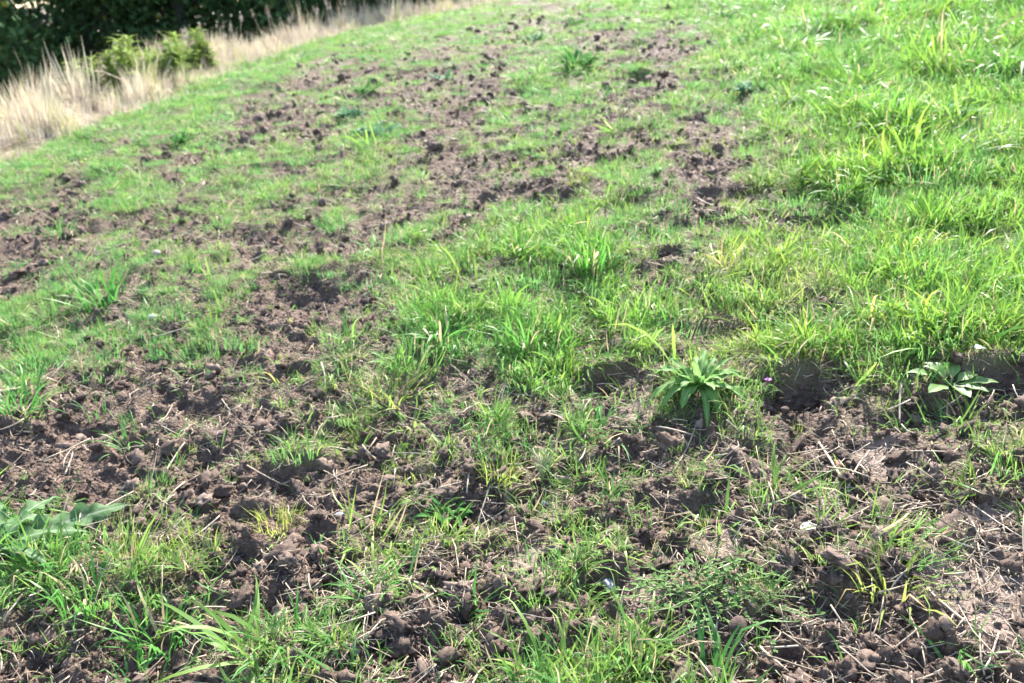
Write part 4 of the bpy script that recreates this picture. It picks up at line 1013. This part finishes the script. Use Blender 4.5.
hgt = (.09 + .29 * sstep(0, .9, bb)) * (1 + np.clip(.8 * perlin(x / .5, y / .5, 51), -.35, .45)) * rng.lognormal(0, .16, n) * np.where(y > 15, .8, 1) * (.50 + .50 * sstep(7.5, 11.0, y))
scatter("dry_grass", C_dry, np.stack([x, y, ground(x, y)], 1), np.stack([rng.normal(0, .12, n), rng.normal(0, .12, n), rng.uniform(0, 6.28, n)], 1),
        np.stack([hgt * 1.25, hgt * 1.25, hgt], 1), rng.integers(0, 8, n), {"yel": np.where(rng.random(n) < .16, .9, 0), "dead": np.zeros(n)},
        label="pale dry grass standing along the far left edge of the field", cat="dry grass")
# tall dry stems with seed heads
def seed_stem(h, R):
    pts = [(0.10 * h * t * t * 1, .03 * h * math.sin(t * 4), h * t) for t in (0, .3, .6, .85, 1.0)]
    V, F = tube(pts, [.005, .0045, .004, .003, .002], 5)
    return mesh_py("stem", V, F, [M_pale]), pts[-1]
def seed_head(R, s):
    V, F = [], []
    for i in range(46):
        t = R.random(); a = R.uniform(0, 6.28); rr = s * .42 * (1 - t * .7) * R.uniform(.3, 1)
        c = Vector((rr * math.sin(a), rr * math.cos(a), (t - .35) * s * 1.5)); u = Vector((R.gauss(0, 1), R.gauss(0, 1), R.gauss(0, 1))).normalized(); w = u.orthogonal().normalized()
        o0 = len(V); q_ = s * .13
        V += [c - u * q_, c + w * q_ * .5, c + u * q_, c - w * q_ * .5]; F.append((o0, o0 + 1, o0 + 2, o0 + 3))
    return mesh_py("seed_head", V, F, [M_pale])
heads = [seed_head(R, .09) for _ in range(4)]
p, off = verge_points(900, .5, 2.2)
cnt = 0
for (x, y) in p:
    if cnt >= 46: break
    if not (-5.6 < x < -1.4 and 11.6 < y < 19.5): continue
    h = R.uniform(.42, .66)
    e = tag(empty("dry_seed_stem", (x, y, gz(x, y) - .02)), "pale dry stem with a fluffy seed head in the verge before the wood", "dry stem", "dry stems with seed heads along the field edge")
    m, top = seed_stem(h, R); link("stem", m, e); link("seed_head", heads[cnt % 4], e, top)
    e.rotation_euler = (R.gauss(0, .08), R.gauss(0, .08), R.uniform(0, 6.28)); cnt += 1
# yellow-green weeds of the verge
def edge_weed(R, h):
    V, F = tube([(0, 0, 0), (.01, .01, h * .5), (.03 * R.uniform(-1, 1), .0, h)], [.006, .005, .002], 5)
    st = mesh_py("stem", V, F, [M_stem])
    LV, LF = [], []
    for k in range(90):
        t = .12 + .88 * k / 90; a2 = k * 2.399 + R.uniform(-.6, .6); l = h * .27 * (1.15 - .55 * t) * R.uniform(.5, 1.2)
        V, F, _ = leaf_blade(l, l * .24, lance, arch=R.uniform(.4, 1.5), lean=R.uniform(.2, 1.1), nl=4, nw=1, seed=k)
        ca, sa = math.cos(a2), math.sin(a2); o0 = len(LV)
        for v in V: LV.append((v[0] * ca + v[1] * sa, -v[0] * sa + v[1] * ca, h * t + v[2]))
        LF += [tuple(q_ + o0 for q_ in f) for f in F]
    return st, mesh_py("leaves", LV, LF, [M_gold])
ew = [edge_weed(R, h) for h in (.36, .44, .54, .62)]
EW = [(-5.25, 8.5), (-5.2, 8.9), (-5.4, 9.2), (-5.0, 9.3), (-5.25, 9.6), (-4.95, 9.8), (-5.3, 10.0), (-4.85, 10.2), (-5.1, 10.5), (-4.75, 10.6), (-5.0, 10.9), (-4.7, 11.0), (-4.9, 11.3), (-4.62, 11.4),
      (-5.15, 10.2), (-5.35, 10.4), (-4.85, 10.75), (-5.05, 11.2), (-4.75, 11.6), (-5.5, 9.6), (-5.1, 9.0), (-4.7, 10.35), (-4.8, 11.15), (-4.95, 11.5), (-5.15, 9.9), (-5.0, 10.3), (-4.9, 11.0), (-4.72, 11.3)]
EW = [(x + .20 + (y - 9.35) * .12, y + 1.6) for x, y in EW if y > 9.35]
EW += [(x + R.uniform(-.16, .16), y + R.uniform(-.16, .16)) for x, y in EW ]
for i, (x, y) in enumerate(EW):
    st, lv = ew[i % 4] if y < 11.4 else ew[2 + i % 2]
    e = tag(empty("verge_weed", (x, y, gz(x, y) - .02)), "yellow-green leafy weed stem in the clump before the dark wood", "weed", "yellow-green weeds in the dry verge")
    link("stem", st, e); link("leaves", lv, e); e.rotation_euler = (R.gauss(0, .1), R.gauss(0, .1), R.uniform(0, 6.28)); s = R.uniform(.6, 1.15); e.scale = (s * 1.6, s * 1.6, s)

# ------------------------------------------------------------------ dark wood beyond
def make_tree(R, H, Rc, nleaf, low):
    V, F = [], []
    pts = [(0, 0, -.3), (.08, .05, H * .25), (-.05, .1, H * .55), (.05, 0, H * .92)]
    tv, tf = tube(pts, [.17, .14, .09, .02], 8); V += tv; F += tf
    tips = []
    for k in range(14):
        z = H * (low + (.95 - low) * k / 13); a = k * 2.4 + R.uniform(-.4, .4); l = Rc * (1 - .55 * max(0, k / 13 - .3)) * R.uniform(.7, 1.05)
        b0 = Vector((0, .05, z)); b1 = b0 + Vector((math.sin(a) * l * .55, math.cos(a) * l * .55, l * .12)); b2 = b0 + Vector((math.sin(a) * l, math.cos(a) * l, -l * .12))
        tv, tf = tube([b0, b1, b2], [.055, .035, .012], 5); o0 = len(V); V += tv; F += [tuple(i + o0 for i in f) for f in tf]
        tips += [(b1, l * .42), (b2, l * .36), ((b0 + b1) / 2, l * .35)]
    trunk = mesh_py("trunk", V, F, [M_bark])
    n = nleaf; cen = np.array([t[0][:] for t in tips]); rad_ = np.array([t[1] for t in tips])
    k = rng.integers(0, len(tips), n); g = rng.normal(0, .55, (n, 3)) * np.array([1, 1, .75]); c = cen[k] + g * rad_[k][:, None]
    u = rng.normal(0, 1, (n, 3)); u /= np.linalg.norm(u, axis=1)[:, None]; w = np.cross(u, rng.normal(0, 1, (n, 3))); w /= np.linalg.norm(w, axis=1)[:, None]
    s = rng.uniform(.05, .10, n)[:, None]
    LV = np.stack([c - u * s, c + w * s * .6, c + u * s, c - w * s * .6], 1).reshape(-1, 3)
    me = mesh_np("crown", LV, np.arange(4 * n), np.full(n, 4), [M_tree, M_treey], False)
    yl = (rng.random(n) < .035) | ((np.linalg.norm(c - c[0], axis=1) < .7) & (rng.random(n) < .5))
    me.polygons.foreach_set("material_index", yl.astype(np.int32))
    return trunk, me
kinds = [make_tree(R, 10.5, 2.7, 17000, .06), make_tree(R, 12.5, 3.1, 19000, .08), make_tree(R, 9.0, 2.4, 15000, .04)]
TREES = []
for row, (d0, step) in enumerate([(7.6, 1.9), (10.2, 2.3), (13.5, 2.6), (18.0, 3.0), (24.0, 3.4)]):
    seg = [(-7.5, -2.0), (-5.0, 6.0), (-4.2, 11.0), (-3.4, 15.5), (0.2, 20.3), (7.0, 24.6)]
    acc = R.uniform(0, 1.5)
    for (x0, y0), (x1, y1) in zip(seg[:-1], seg[1:]):
        L = math.hypot(x1 - x0, y1 - y0); nx, ny = -(y1 - y0) / L, (x1 - x0) / L
        while acc < L:
            t = acc / L; d = d0 + R.uniform(-.8, .8)
            px, py = x0 + (x1 - x0) * t + nx * d, y0 + (y1 - y0) * t + ny * d
            a = math.degrees(math.atan2(px, py))
            if -46 < a < 5 and py > 4: TREES.append((px, py, row))
            acc += step * (1.15 if row else 1)
        acc -= L
print("trees", len(TREES))
for i, (px, py, row) in enumerate(TREES):
    tr, cr = kinds[i % 3]
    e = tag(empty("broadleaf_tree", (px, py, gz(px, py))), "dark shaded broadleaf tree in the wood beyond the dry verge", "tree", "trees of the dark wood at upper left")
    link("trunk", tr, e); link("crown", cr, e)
    s = R.uniform(.85, 1.2); e.scale = (s, s, s); e.rotation_euler = (0, 0, R.uniform(0, 6.28))
